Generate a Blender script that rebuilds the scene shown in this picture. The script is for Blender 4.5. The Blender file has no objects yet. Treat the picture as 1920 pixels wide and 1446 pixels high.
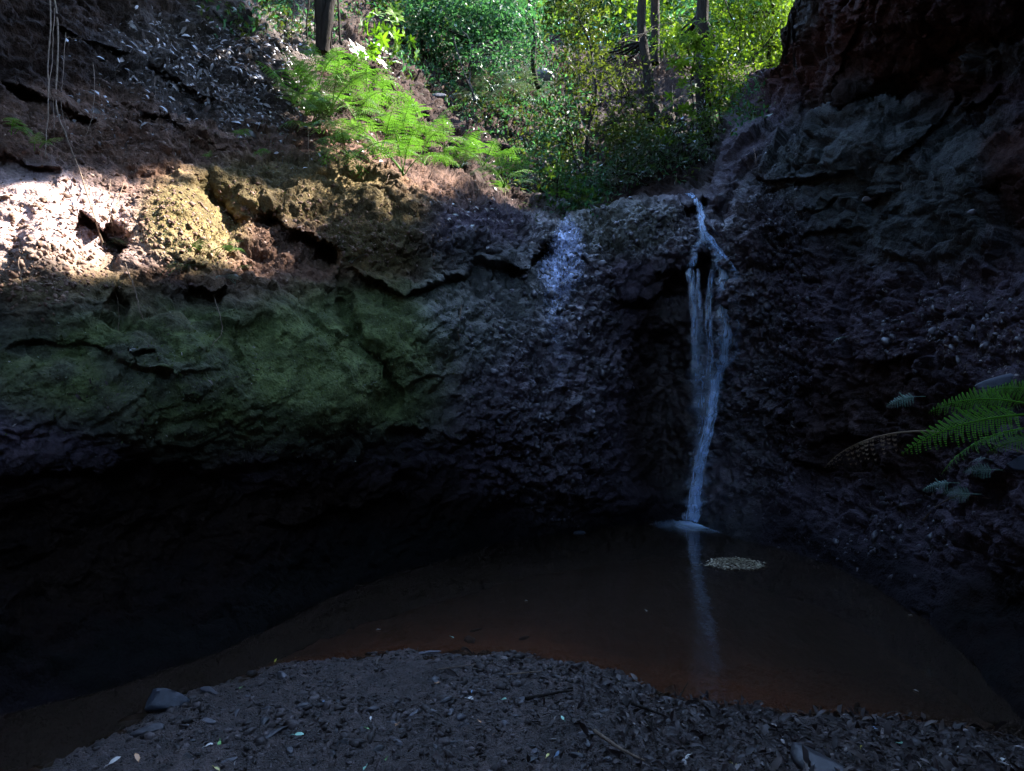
import bpy, math, random
import numpy as np
from mathutils import Vector, Matrix
R = math.radians
rng = np.random.default_rng(7)
random.seed(7)
scn = bpy.context.scene
COL = scn.collection

# ------------------------------------------------------------------ camera, sky, sun, exposure
FPX, CX, CY, CAMZ = 1371.0, 960.0, 723.0, 1.6
cam_d = bpy.data.cameras.new('camera'); cam_d.sensor_width = 36.0
cam_d.lens = 36.0 * FPX / 1920.0; cam_d.clip_start = 0.05; cam_d.clip_end = 500
cam = bpy.data.objects.new('camera', cam_d); COL.objects.link(cam)
cam.location = (0, 0, CAMZ); cam.rotation_euler = (R(90), 0, 0)
scn.camera = cam
S = np.array([0.60, 0.30, 0.80]); S = S / np.linalg.norm(S)          # towards the sun
SUN_EL = math.asin(S[2]); SUN_ROT = math.atan2(S[0], S[1])
world = bpy.data.worlds.new('World'); scn.world = world; world.use_nodes = True
wn = world.node_tree; wn.nodes.clear()
wo = wn.nodes.new('ShaderNodeOutputWorld'); wb = wn.nodes.new('ShaderNodeBackground')
sk = wn.nodes.new('ShaderNodeTexSky'); sk.sky_type = 'NISHITA'; sk.sun_disc = False
sk.sun_elevation = SUN_EL; sk.sun_rotation = SUN_ROT; sk.altitude = 400; sk.air_density = 1.0; sk.dust_density = 0.2; sk.ozone_density = 1.6
wb.inputs[1].default_value = 0.15
wn.links.new(sk.outputs[0], wb.inputs[0]); wn.links.new(wb.outputs[0], wo.inputs[0])
sun_d = bpy.data.lights.new('sun', 'SUN'); sun_d.energy = 2.5; sun_d.angle = R(0.55); sun_d.color = (1.0, 0.93, 0.84)
sun = bpy.data.objects.new('sun', sun_d); COL.objects.link(sun)
sun.rotation_euler = Vector(S).to_track_quat('Z', 'Y').to_euler()
scn.view_settings.view_transform = 'Standard'; scn.view_settings.look = 'None'
scn.view_settings.exposure = EXPOSURE = 4.1
scn.view_settings.gamma = 1.0
scn.cycles.use_denoising = True
scn.cycles.max_bounces = 6; scn.cycles.diffuse_bounces = 3; scn.cycles.glossy_bounces = 3
scn.cycles.transmission_bounces = 4; scn.cycles.transparent_max_bounces = 16
scn.cycles.caustics_reflective = False; scn.cycles.caustics_refractive = False
scn.cycles.sample_clamp_indirect = 4.0

# ------------------------------------------------------------------ noise
def _hash(ix, iy, iz, seed):
    h = (ix.astype(np.int64) * 374761393 + iy.astype(np.int64) * 668265263 + iz.astype(np.int64) * 2147483647 + seed * 974634777) & 0xffffffff
    h = ((h ^ (h >> 13)) * 1274126177) & 0xffffffff
    h = (h ^ (h >> 16)) & 0xffffffff
    return h / 4294967295.0
def vnoise(p, seed=0):
    i = np.floor(p).astype(np.int64); f = p - i; u = f * f * f * (f * (f * 6 - 15) + 10)
    r = 0
    for dx in (0, 1):
        wx = u[:, 0] if dx else 1 - u[:, 0]
        for dy in (0, 1):
            wy = u[:, 1] if dy else 1 - u[:, 1]
            for dz in (0, 1):
                wz = u[:, 2] if dz else 1 - u[:, 2]
                r = r + wx * wy * wz * _hash(i[:, 0] + dx, i[:, 1] + dy, i[:, 2] + dz, seed)
    return r * 2 - 1
def fbm(p, oct=5, seed=0, gain=.5, lac=2.03, ridged=False):
    a, s, t = 1.0, 0, 0
    for k in range(oct):
        n = vnoise(p, seed + k * 17)
        if ridged: n = 1 - 2 * np.abs(n)
        s = s + a * n; t += a; a *= gain; p = p * lac + 3.7
    return s / t
def worley(p, seed=0):
    i = np.floor(p).astype(np.int64); d1 = np.full(len(p), 9.0); d2 = np.full(len(p), 9.0); idv = np.zeros(len(p))
    for dx in (-1, 0, 1):
        for dy in (-1, 0, 1):
            for dz in (-1, 0, 1):
                c = i + np.array([dx, dy, dz])
                q = np.stack([c[:, 0] + _hash(c[:, 0], c[:, 1], c[:, 2], seed), c[:, 1] + _hash(c[:, 0], c[:, 1], c[:, 2], seed + 1), c[:, 2] + _hash(c[:, 0], c[:, 1], c[:, 2], seed + 2)], 1)
                d = np.linalg.norm(q - p, axis=1); idn = _hash(c[:, 0], c[:, 1], c[:, 2], seed + 3)
                m = d < d1
                d2 = np.where(m, d1, np.minimum(d2, d)); idv = np.where(m, idn, idv); d1 = np.where(m, d, d1)
    return d1, d2, idv
def facets(p, seed):
    """broken-rock relief: every cell is a flat face tilted its own way"""
    i = np.floor(p).astype(np.int64); d1 = np.full(len(p), 9.0); out = np.zeros(len(p))
    for dx in (-1, 0, 1):
        for dy in (-1, 0, 1):
            for dz in (-1, 0, 1):
                c = i + np.array([dx, dy, dz]); h = [_hash(c[:, 0], c[:, 1], c[:, 2], seed + k) for k in range(7)]
                v = np.stack([c[:, 0] + h[0], c[:, 1] + h[1], c[:, 2] + h[2]], 1) - p; d = np.linalg.norm(v, axis=1)
                f = v[:, 0] * (h[3] - .5) * 2 + v[:, 1] * (h[4] - .5) * 2 + v[:, 2] * (h[5] - .35) * 2 + (h[6] - .5) * .6
                m = d < d1; out = np.where(m, f, out); d1 = np.where(m, d, d1)
    return out
def sm(a, b, x):
    t = np.clip((x - a) / (b - a), 0, 1); return t * t * (3 - 2 * t)
def at(px, py, Y):
    return np.array([(px - CX) / FPX * Y, Y, CAMZ + (CY - py) / FPX * Y])

# ------------------------------------------------------------------ object helpers
def tag(o, label=None, cat=None, group=None, kind=None):
    if label: o['label'] = label
    if cat: o['category'] = cat
    if group: o['group'] = group
    if kind: o['kind'] = kind
    return o
def npmesh(name, V, F, mat=None, smooth=False, uv=None, col=None, mats=None, midx=None):
    """V (n,3); F (m,k) with k constant"""
    V = np.asarray(V, dtype=np.float32); F = np.asarray(F, dtype=np.int32)
    me = bpy.data.meshes.new(name); k = F.shape[1]
    me.vertices.add(len(V)); me.vertices.foreach_set('co', V.ravel())
    me.loops.add(F.size); me.loops.foreach_set('vertex_index', F.ravel())
    me.polygons.add(len(F)); me.polygons.foreach_set('loop_start', np.arange(0, F.size, k, dtype=np.int32))
    if smooth: me.polygons.foreach_set('use_smooth', np.ones(len(F), dtype=bool))
    if uv is not None:
        l = me.uv_layers.new(name='UVMap'); l.data.foreach_set('uv', np.asarray(uv, dtype=np.float32)[F.ravel()].ravel())
    if col is not None:
        for nm, c in col.items():
            c = np.asarray(c, dtype=np.float32)
            if c.ndim == 1:
                a = me.attributes.new(nm, 'FLOAT', 'POINT'); a.data.foreach_set('value', c)
            else:
                a = me.attributes.new(nm, 'FLOAT_COLOR', 'POINT'); a.data.foreach_set('color', np.concatenate([c, np.ones((len(c), 1), np.float32)], 1).ravel())
    me.update(calc_edges=True)
    if mat: me.materials.append(mat)
    return me
def obj(name, me, parent=None, loc=None):
    o = bpy.data.objects.new(name, me); COL.objects.link(o)
    if parent is not None: o.parent = parent
    if loc is not None: o.location = loc
    return o
def empty(name, loc=(0, 0, 0), rot=(0, 0, 0), s=1.0):
    o = bpy.data.objects.new(name, None); COL.objects.link(o); o.location = loc; o.rotation_euler = rot; o.scale = (s, s, s)
    o.empty_display_size = .1
    return o
class NT:
    def __init__(s, name):
        s.m = bpy.data.materials.new(name); s.m.use_nodes = True; s.t = s.m.node_tree; s.t.nodes.clear()
        s.out = s.n('OutputMaterial')
    def n(s, t, **k):
        x = s.t.nodes.new('ShaderNode' + t)
        for a, b in k.items(): setattr(x, a, b)
        return x
    def l(s, a, b): s.t.links.new(a, b)
    def noise(s, sc, det=6, rough=.6, vec=None, off=0):
        x = s.n('TexNoise'); x.inputs['Scale'].default_value = sc; x.inputs['Detail'].default_value = det; x.inputs['Roughness'].default_value = rough
        if vec is not None: s.l(vec, x.inputs['Vector'])
        return x
    def ramp(s, src, stops):
        x = s.n('ValToRGB'); e = x.color_ramp.elements
        while len(e) < len(stops): e.new(.5)
        for i, (p, c) in enumerate(stops):
            e[i].position = p; e[i].color = tuple(c) + (1,) if len(c) == 3 else c
        s.l(src, x.inputs[0]); return x
    def mix(s, a, b, f, mode='MIX'):
        x = s.n('Mix', data_type='RGBA', blend_type=mode)
        for v, i in ((a, 6), (b, 7)):
            if isinstance(v, tuple): x.inputs[i].default_value = v + (1,) if len(v) == 3 else v
            else: s.l(v, x.inputs[i])
        if isinstance(f, (int, float)): x.inputs[0].default_value = f
        else: s.l(f, x.inputs[0])
        return x.outputs[2]
    def math(s, op, a, b=None, c=None, clamp=False):
        x = s.n('Math', operation=op); x.use_clamp = clamp
        for i, v in enumerate((a, b, c)):
            if v is None: continue
            if isinstance(v, (int, float)): x.inputs[i].default_value = v
            else: s.l(v, x.inputs[i])
        return x.outputs[0]
# ------------------------------------------------------------------ the ravine as measured: where each spot of rock lies and how far away
def shoreY(py): return CAMZ * FPX / (py - CY)
shore_far = [(-520, 1500), (-150, 1400), (0, 1345), (200, 1290), (400, 1225), (560, 1150), (700, 1090), (880, 1040), (1000, 1010), (1130, 992), (1290, 978), (1370, 1008), (1500, 1040), (1600, 1082), (1750, 1180), (1850, 1290), (1960, 1400), (2300, 1560)]
near_pts = [(x, y, shoreY(y)) for x, y in shore_far] + [(x, y + 160, shoreY(y) * 1.0) for x, y in shore_far]
near_pts += [(-600, 700, 2.6), (-600, 200, 3.4), (-600, -400, 5.0), (-300, 900, 3.1), (-300, 500, 3.8), (-300, 0, 5.4),
 (0, 1050, 3.9), (0, 900, 3.9), (0, 750, 3.9), (0, 600, 4.2), (0, 480, 4.5), (0, 350, 5.0), (0, 200, 5.6), (0, 0, 6.5), (0, -400, 8),
 (300, 1050, 4.6), (300, 880, 4.5), (300, 700, 4.5), (300, 580, 4.9), (300, 480, 5.2), (300, 350, 5.9), (300, 200, 7.0), (300, 50, 8.2), (300, -400, 11),
 (600, 1000, 5.7), (600, 850, 5.5), (600, 700, 5.6), (600, 560, 6.0), (600, 450, 6.5), (600, 350, 7.1), (560, 250, 7.9), (520, 120, 8.6), (480, 0, 9.6), (500, -400, 13),
 (800, 950, 6.6), (800, 800, 6.4), (780, 650, 6.4), (780, 560, 6.6), (800, 450, 7.2), (800, 350, 7.9), (760, 250, 8.8),
 (930, 950, 7.4), (950, 800, 7.1), (950, 650, 7.4), (930, 520, 7.9), (930, 430, 8.3), (930, 370, 8.8), (900, 320, 9.4),
 (1070, 900, 7.5), (1070, 750, 7.6), (1080, 600, 8.0), (1060, 500, 8.5), (1050, 430, 9.0), (1050, 380, 9.5),
 (1180, 900, 8.1), (1180, 700, 8.3), (1180, 560, 8.5), (1180, 450, 8.7), (1180, 390, 9.1),
 (1290, 850, 8.8), (1300, 700, 8.75), (1310, 560, 8.7), (1310, 460, 8.7), (1300, 380, 9.0), (1310, 330, 9.6),
 (1380, 900, 8.1), (1400, 700, 8.1), (1400, 500, 8.1), (1390, 380, 8.3), (1400, 250, 9.2), (1440, 160, 10.2),
 (1550, 900, 7.0), (1550, 700, 7.0), (1550, 500, 7.2), (1550, 350, 7.3), (1550, 250, 7.5), (1540, 150, 7.9), (1520, 0, 7.7), (1520, -400, 10.5),
 (1720, 1000, 5.6), (1720, 850, 5.6), (1720, 700, 5.7), (1720, 500, 5.9), (1720, 300, 6.2), (1720, 150, 6.5), (1720, 0, 5.6), (1720, -400, 7),
 (1900, 1150, 4.3), (1900, 1000, 4.3), (1900, 850, 4.3), (1900, 700, 4.5), (1900, 500, 4.9), (1900, 300, 5.2), (1900, 100, 5.3), (1900, -100, 4.3), (1900, -400, 5.2),
 (2350, 1100, 2.7), (2350, 700, 2.9), (2350, 300, 3.3), (2350, -100, 3.3), (2350, -400, 3.4)]
far_pts = [(400, -60, 11.5), (520, 60, 10.2), (600, 0, 12.0), (620, 120, 9.8), (650, 200, 9.2), (720, 50, 13), (760, 160, 11), (800, 260, 9.8), (900, 150, 14), (900, 250, 11.5), (900, 60, 18),
 (960, 330, 10.2), (1000, 300, 11.4), (1000, 200, 13.5), (1000, 100, 17), (1050, 380, 9.9), (1100, 330, 10.6), (1150, 200, 14), (1150, 100, 18), (1200, 330, 10.4), (1200, 390, 9.3),
 (1300, 340, 9.9), (1300, 250, 11.5), (1300, 150, 15), (1380, 200, 14), (1450, 140, 17), (1450, 200, 14), (1600, 100, 17), (1600, 300, 11), (1000, 450, 8.9), (1300, 450, 8.8), (1500, 400, 10), (700, 300, 8.6), (850, 360, 8.8)]
def rbf(pts):
    P = np.array(pts, float); X = P[:, :2] / 500.0; y = np.log(P[:, 2]); n = len(X)
    def k(r2): return 0.5 * r2 * np.log(r2 + 1e-9)
    K = k(((X[:, None] - X[None]) ** 2).sum(-1)) + np.eye(n) * 0.004
    A = np.zeros((n + 3, n + 3)); A[:n, :n] = K; A[:n, n] = 1; A[:n, n + 1:] = X; A[n, :n] = 1; A[n + 1:, :n] = X.T
    w = np.linalg.solve(A, np.concatenate([y, [0, 0, 0]]))
    def f(px, py):
        Q = np.stack([px, py], 1) / 500.0; out = np.empty(len(Q))
        for a in range(0, len(Q), 40000):
            q = Q[a:a + 40000]
            out[a:a + 40000] = k(((q[:, None] - X[None]) ** 2).sum(-1)) @ w[:n] + w[n] + q @ w[n + 1:]
        return np.exp(out)
    return f
f_near = rbf(near_pts); f_far = rbf(far_pts)
def sdist(px, py, poly):
    """signed distance to an open polyline (positive = right-hand side walking along it, y down => below when walking +x)"""
    best = np.full(len(px), 1e9); sg = np.ones(len(px)); tt = np.zeros(len(px)); L = len(poly) - 1
    for k in range(L):
        ax, ay = poly[k]; bx, by = poly[k + 1]; dx, dy = bx - ax, by - ay; l2 = dx * dx + dy * dy
        t = ((px - ax) * dx + (py - ay) * dy) / l2; tc = np.clip(t, 0, 1)
        ex, ey = px - ax - tc * dx, py - ay - tc * dy; d = np.hypot(ex, ey)
        m = d < best - 1e-6
        cr = dx * (py - ay) - dy * (px - ax)
        best = np.where(m, d, best); sg = np.where(m, np.sign(cr), sg); tt = np.where(m, k + tc, tt)
    return best * sg, tt / L
silh = [(300, -800), (380, -200), (440, 0), (520, 75), (600, 160), (690, 255), (780, 318), (860, 345), (950, 385), (1030, 425), (1060, 425), (1110, 400), (1200, 388), (1270, 372), (1325, 368), (1345, 300), (1362, 225), (1400, 170), (1432, 128), (1462, 122), (1466, 60), (1480, 10), (1500, -40), (1560, -400), (1600, -800)]
# ledges: walking along the lip, rock just below it is set back  (line, set-back in metres, fade width px)
ledges = [
 ([(640, 500), (700, 522), (760, 548), (850, 522), (905, 490), (985, 482), (1035, 440)], .27, 38),
 ([(905, 492), (950, 494), (1000, 478), (1015, 440)], .25, 22),
 ([(-200, 905), (150, 880), (400, 872), (600, 850), (760, 800), (860, 815), (950, 870), (1060, 925), (1140, 890)], .10, 160),
 ([(0, 640), (180, 650), (330, 700), (430, 690)], .08, 30),
 ([(360, 330), (410, 385), (440, 450), (465, 495)], .0, 20),
 ([(480, 380), (545, 420), (600, 450), (640, 470)], .30, 34),
 ([(150, 395), (200, 450), (245, 468)], .30, 40),
 ([(340, 538), (430, 540)], .28, 26),
 ([(0, 290), (60, 300), (120, 330)], .15, 30),
 ([(0, 145), (90, 185), (190, 235)], .25, 40),
 ([(220, 180), (330, 235), (430, 290)], .2, 40),
 ([(60, 40), (200, 80), (330, 150), (420, 200)], .2, 45),
 ([(1345, 410), (1345, 470)], .0, 30),
 ([(1130, 560), (1225, 548), (1260, 520), (1330, 470)], .30, 110),
 ([(1480, 140), (1498, 215), (1530, 235), (1600, 205), (1700, 195), (1760, 150), (1840, 110), (1960, 60), (2300, -50)], -.38, 130),
 ([(1650, 310), (1700, 275), (1760, 225), (1800, 150)], .10, 22),
 ([(1400, 330), (1500, 340), (1590, 325)], .20, 26), ([(1420, 355), (1490, 350), (1560, 320)], .12, 16),
 ([(1490, 395), (1540, 392), (1590, 360)], .08, 10), ([(1500, 440), (1560, 425), (1600, 430)], .14, 18),
 ([(1800, 200), (1850, 180), (1880, 150)], .22, 18),
 ([(1590, 665), (1640, 672), (1700, 655)], .16, 30), ([(1690, 730), (1720, 700)], .1, 20),
 ([(1500, 830), (1600, 800), (1660, 900)], .1, 60),
 ([(240, 655), (300, 640)], .1, 18), ([(1090, 480), (1150, 520), (1170, 560)], .12, 24),
 ([(1220, 500), (1290, 515), (1340, 470)], .18, 22), ([(1270, 385), (1300, 395), (1320, 375)], .25, 18),
 ([(470, 985), (620, 960), (800, 930)], .15, 60)]
grooves = [([(648, 500), (652, 590), (672, 640), (710, 685), (742, 735), (745, 790)], .22, 13),
 ([(868, 560), (858, 620), (860, 680)], .06, 5),
 ([(366, 335), (415, 395), (450, 440)], .32, 24), ([(500, 395), (520, 420)], .3, 18), ([(590, 470), (625, 480)], .3, 14),
 ([(188, 430), (240, 470)], .3, 20), ([(300, 690), (310, 760)], .1, 14), ([(200, 560), (235, 590)], .2, 20),
 ([(1240, 600), (1235, 780), (1230, 930)], .45, 45), ([(1330, 470), (1325, 560)], .15, 14),
 ([(1410, 300), (1380, 370), (1340, 420)], .2, 16), ([(1560, 220), (1545, 300), (1480, 330)], .15, 14),
 ([(50, 380), (20, 500)], .05, 20), ([(230, 340), (330, 330)], .12, 14), ([(700, 350), (745, 420)], .18, 16), ([(580, 330), (640, 380)], .1, 14)]
bumps = [(330, 410, 95, 85, .40), (90, 430, 110, 90, .30), (560, 380, 90, 55, .22), (700, 440, 110, 60, .30), (850, 430, 90, 55, .2), (930, 450, 60, 35, .15),
 (120, 560, 110, 60, .2), (480, 580, 110, 60, .2), (350, 700, 170, 110, .30), (620, 690, 110, 110, .2), (800, 620, 90, 90, .25), (560, 760, 150, 70, .15),
 (1060, 650, 60, 220, .3), (1130, 500, 60, 60, .15), (990, 780, 90, 90, .15), (1260, 470, 50, 40, .2), (1550, 290, 60, 70, .2), (1660, 270, 90, 60, .2), (1850, 320, 130, 60, .2),
 (1560, 170, 60, 40, .35), (1750, 60, 160, 60, .2), (1400, 620, 45, 200, .2), (1480, 740, 70, 120, .15), (1650, 620, 60, 50, .15), (1870, 720, 80, 25, .12), (150, 250, 120, 40, .15), (330, 250, 120, 40, .15)]
def depth(px, py, detail=True):
    N = f_near(px, py); F = f_far(px, py)
    q = np.stack([px / 60, py / 60, np.zeros_like(px)], 1)
    wx = 11 * fbm(q, 3, 5) + 4 * fbm(q * 4, 2, 6); wy = 11 * fbm(q + 40, 3, 7) + 4 * fbm(q * 4 + 9, 2, 8)
    qx, qy = px + wx, py + wy
    d, _ = sdist(px + wx * .4, py + wy * .4, silh)
    far = sm(6, -16, d)
    F = np.maximum(F, N)
    D = np.exp(np.log(N) * (1 - far) + np.log(F) * far)
    off = np.zeros_like(D); ln = np.clip(.5 + vnoise(q * 1.1 + 7, 12) , 0, 1)
    for poly, amp, w in ledges:
        if amp == 0: continue
        s, t = sdist(qx, qy, poly); e = sm(0, .12, t) * sm(1, .88, t)
        o = np.where(s > 0, np.exp(-s / w) * sm(0, 5, s), 0)
        if amp < 0: o = np.where(s < 0, np.exp(s / w) * sm(0, -16, s), 0); off -= o * amp * e
        else: off += o * amp * e * (.55 + .9 * ln)
        if amp > 0: off -= amp * .3 * e * np.where(s < 0, np.exp(s / (w * .8)), np.exp(-s / 5))
    for poly, amp, w in grooves:
        s, t = sdist(qx, qy, poly); off += 1.25 * amp * np.exp(-(s / w) ** 2) * sm(-.02, .15, t) * sm(1.02, .85, t)
    for bx, by, rx, ry, a in bumps:
        r2 = ((qx - bx) / rx) ** 2 + ((qy - by) / ry) ** 2; off -= a * np.exp(-r2 * 1.2)
    off = off * (1 - far)
    return D + off * (D / 6.5) ** .4, far
crest = [(-800, -700), (300, -400), (520, -120), (640, -60), (760, -10), (900, 30), (1000, 62), (1150, 92), (1300, 118), (1450, 126), (1500, 130), (1501, -110), (1700, -150), (3000, -240)]
def crest_y(px): return np.interp(px, [c[0] for c in crest], [c[1] for c in crest])
def zone(px, py, cx, cy, rx, ry, n, s=.35):
    r = np.sqrt(((px - cx) / rx) ** 2 + ((py - cy) / ry) ** 2); return sm(1 + s, 1 - s, r + n * .35)
gx = np.concatenate([np.arange(-560, -20, 9), np.arange(-20, 1425, 2.6), np.arange(1425, 1512, .8), np.arange(1512, 1941, 2.6), np.arange(1945, 2420, 9)])
gy = np.concatenate([np.arange(-520, -20, 9), np.arange(-20, 1180, 2.6), np.arange(1180, 1900, 7)])
GX, GY = np.meshgrid(gx, gy); nr, nc = GX.shape
px, py = GX.ravel(), GY.ravel()
D, FAR = depth(px, py)
cy_ = crest_y(px) + 6 * vnoise(np.stack([px / 25, px * 0, px * 0], 1), 3)
over = np.clip(cy_ - py, 0, None) * np.where(px > 1500, 1, FAR)
pyc = np.where(over > 0, cy_, py)
Dc, _ = depth(px, pyc); D = np.where(over > 0, Dc, D)
P = np.stack([(px - CX) / FPX * D, D, CAMZ + (CY - pyc) / FPX * D], 1)
rh = np.stack([P[:, 0], P[:, 1]], 1); rh /= np.linalg.norm(rh, axis=1)[:, None]; kf = np.where(px > 1500, .03, .14); P[:, :2] += rh * (over * kf)[:, None]; P[:, 2] -= over * kf * .15
P0 = P.copy()
# rock relief along the view of each point, finer and coarser by zone
n1 = fbm(P * 1.1, 4, 21); n2 = fbm(P * np.array([3.6, 3.6, 4.2]), 5, 31, .55); nr_ = fbm(P * np.array([1.7, 1.7, 3.0]), 4, 41, .5, ridged=True)
zn = fbm(P * .9, 4, 51)
w1, w2, wid = worley(P * 11 + .6 * n2[:, None], 3); v1, v2, vid = worley(P * 26, 9)
rub = np.clip(zone(px, py, 1040, 740, 150, 260, zn) + zone(px, py, 1090, 480, 120, 90, zn) + zone(px, py, 1440, 620, 110, 300, zn) + zone(px, py, 1250, 440, 110, 50, zn) + zone(px, py, 1750, 640, 200, 90, zn) * .7, 0, 1)
crumb = np.clip(zone(px, py, 500, 430, 520, 150, zn) + .6 * zone(px, py, 250, 180, 420, 160, zn), 0, 1)
smooth_r = zone(px, py, 1720, 220, 380, 260, zn) + zone(px, py, 700, 650, 260, 110, zn) * .7
sr = np.clip(smooth_r + .75 * zone(px, py, 420, 690, 480, 130, zn), 0, 1)
b1, b2, bid = worley(P * np.array([2.0, 2.0, 3.2]) + 1.1 * fbm(P * 2.2, 3, 14)[:, None], 23); c1, c2, cid = worley(P * np.array([5, 5, 7.5]) + .8 * n2[:, None], 29)
rk = np.clip(sm(1340, 1420, px) * sm(1080, 900, py) + .5 * zone(px, py, 1050, 640, 240, 300, zn), 0, 1); wp = P + .12 * n2[:, None]
rel = rk * (.13 * facets(wp * np.array([1.7, 1.7, 2.6]), 61) + .055 * facets(wp * np.array([4.4, 4.4, 6.0]), 71) + .010 * facets(wp * 12, 81))
calm = 1 - .55 * zone(px, py, 110, 430, 300, 120, zn)
rel += .13 * n1 * (1 - .4 * rk) + .075 * n2 * (1 - .5 * sr) * (1 - .55 * rk) - .03 * nr_ * (1 - .5 * sr) * (1 - rk) + .06 * (1 - rk) * (bid - .5) * sm(0, .12, b2 - b1) * (1 - .3 * sr) + .06 * (cid - .5) * sm(0, .15, c2 - c1) * (1 - .5 * sr)
rel += .018 * np.exp(-((b2 - b1) / .06) ** 2) + (1 - rk) * .05 * facets(wp * np.array([2.6, 2.6, 3.4]), 91)
rel -= rub * .065 * (1 - w1 * 1.4) + (rub * .7 + crumb) * .028 * (1 - v1 * 1.5) + rub * .05 * (wid - .5)
rel -= crumb * .02 * fbm(P * 9, 3, 77)
rel += .036 * fbm(P * 13, 3, 79, .55) * (1 - .7 * np.clip(smooth_r, 0, 1))
rel = rel * calm; ray = (P0 - [0, 0, CAMZ]); ray /= np.linalg.norm(ray, axis=1)[:, None]
fade = sm(-.1, .5, P0[:, 2])
G0 = P0.reshape(nr, nc, 3)
def _box(a, k):
    c = np.cumsum(np.concatenate([np.repeat(a[:1], k + 1, 0), a, np.repeat(a[-1:], k, 0)]), 0); return (c[2 * k + 1:] - c[:-(2 * k + 1)]) / (2 * k + 1)
Gs = _box(_box(G0, 4).transpose(1, 0, 2), 4).transpose(1, 0, 2)
NN = np.cross(np.gradient(Gs, axis=0), np.gradient(Gs, axis=1)).reshape(-1, 3); NN /= np.linalg.norm(NN, axis=1)[:, None] + 1e-12
NN = np.where(((NN * ray).sum(1) > 0)[:, None], -NN, NN)
dirn = ray * .45 - NN * .75
P = P0 + dirn * (rel * (.35 + .65 * fade) * (D / 6.5) ** .5)[:, None]
GRID = P.reshape(nr, nc, 3)
def surf(px, py, off=0.0):
    """point of the rock seen at photo position (px, py), pulled `off` metres towards the camera"""
    i = np.clip(np.searchsorted(gx, px) - 1, 0, nc - 2); j = np.clip(np.searchsorted(gy, py) - 1, 0, nr - 2)
    u = (px - gx[i]) / (gx[i + 1] - gx[i]); v = (py - gy[j]) / (gy[j + 1] - gy[j])
    p = GRID[j, i] * (1 - u) * (1 - v) + GRID[j, i + 1] * u * (1 - v) + GRID[j + 1, i] * (1 - u) * v + GRID[j + 1, i + 1] * u * v
    d = p - np.array([0, 0, CAMZ]); return p - d / np.linalg.norm(d) * off
def surfn(px, py, e=9):
    a = surf(px + e, py) - surf(px - e, py); b = surf(px, py + e) - surf(px, py - e); n = np.cross(b, a); n /= np.linalg.norm(n) + 1e-9
    return n if n[1] < 0 or n[2] > .9 else -n

# own colours of earth, moss and rock, some sun and shade painted in
c_earth = np.array([.135, .078, .055]); c_gold = np.array([.17, .135, .055]); c_green = np.array([.080, .104, .038]); c_rock = np.array([.068, .054, .070])
c_soil = np.array([.042, .024, .018]); c_litter = np.array([.075, .062, .055]); c_slab = np.array([.050, .056, .058]); c_red = np.array([.075, .030, .024]); c_sunpatch = np.array([.46, .35, .34])
C = np.tile(c_rock, (len(P), 1))
def lay(c, m):
    global C
    m = np.clip(m, 0, 1)[:, None]; C = C * (1 - m) + c * m
zf = zn + .5 * n2
lay(c_soil * .6, zone(px, py, 200, 120, 560, 260, zf)); lay(c_litter * .7, zone(px, py, 420, 130, 190, 150, zf) * .8)
lay(c_soil * .30, zone(px, py, 250, 1080, 900, 220, zf)); pass  # shade of the undercut lower left wall painted in as darker soil
lay(c_earth, zone(px, py, 420, 420, 560, 170, zf)); lay(c_earth * 1.15, zone(px, py, 600, 470, 90, 50, zf)); lay(c_earth * .8, zone(px, py, 120, 240, 160, 70, zf))
lay(c_sunpatch, zone(px, py, 60, 410, 190, 90, zf) * .9); lay(c_sunpatch * .8, zone(px, py, 230, 470, 200, 40, zf) * .6)  # pale pink glare of the sun patch put into the earth colour
lay(c_gold, zone(px, py, 360, 430, 100, 90, zf) * .85); lay(c_gold * .62, zone(px, py, 560, 360, 170, 60, zf) * .8); lay(c_gold * .5, zone(px, py, 720, 450, 130, 70, zf) * .85); lay(c_gold * .75, zone(px, py, 120, 520, 130, 50, zf) * .5)
lay(c_green, zone(px, py, 440, 680, 480, 140, zf) * (.55 + .45 * sm(-.3, .3, n2 + .4 * n1))); lay(c_green * 1.35, zone(px, py, 660, 660, 200, 120, zf) * .8); lay(c_green * 1.2, zone(px, py, 820, 600, 120, 80, zf) * .6)
lay(c_rock * 1.3, zone(px, py, 930, 440, 130, 60, zf)); lay(c_rock * 1.25, zone(px, py, 1060, 660, 200, 300, zf) * .9)
lay(c_green * .6, zone(px, py, 1150, 430, 120, 60, zf) * .5)
lay(np.array([.085, .095, .085]), zone(px, py, 920, 560, 130, 110, zf) * .75); lay(c_soil * .7, zone(px, py, 1240, 740, 70, 230, zf) * .8)
lay(c_red * .6, zone(px, py, 1680, 90, 280, 140, zf)); lay(c_slab * .95, zone(px, py, 1740, 340, 330, 150, zf)); lay(c_red * .8, zone(px, py, 1950, 330, 100, 120, zf) * .8)
lay(c_slab * 1.1, zone(px, py, 1880, 110, 90, 40, zf) * .7); lay(c_slab, zone(px, py, 1490, 20, 40, 50, zf) * .7)  # second patch: lit rim of the overhang painted on as paler rock
lay(c_soil * .75, zone(px, py, 1640, 800, 170, 130, zf) * .8); lay(c_soil, FAR * .85); lay(c_soil * .35, zone(px, py, 1240, 280, 150, 110, zf) * FAR)  # last patch: shade of the gully behind the lip painted near black
lay(c_litter * 1.3, zone(px, py, 520, 70, 120, 60, zf) * FAR)
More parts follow.
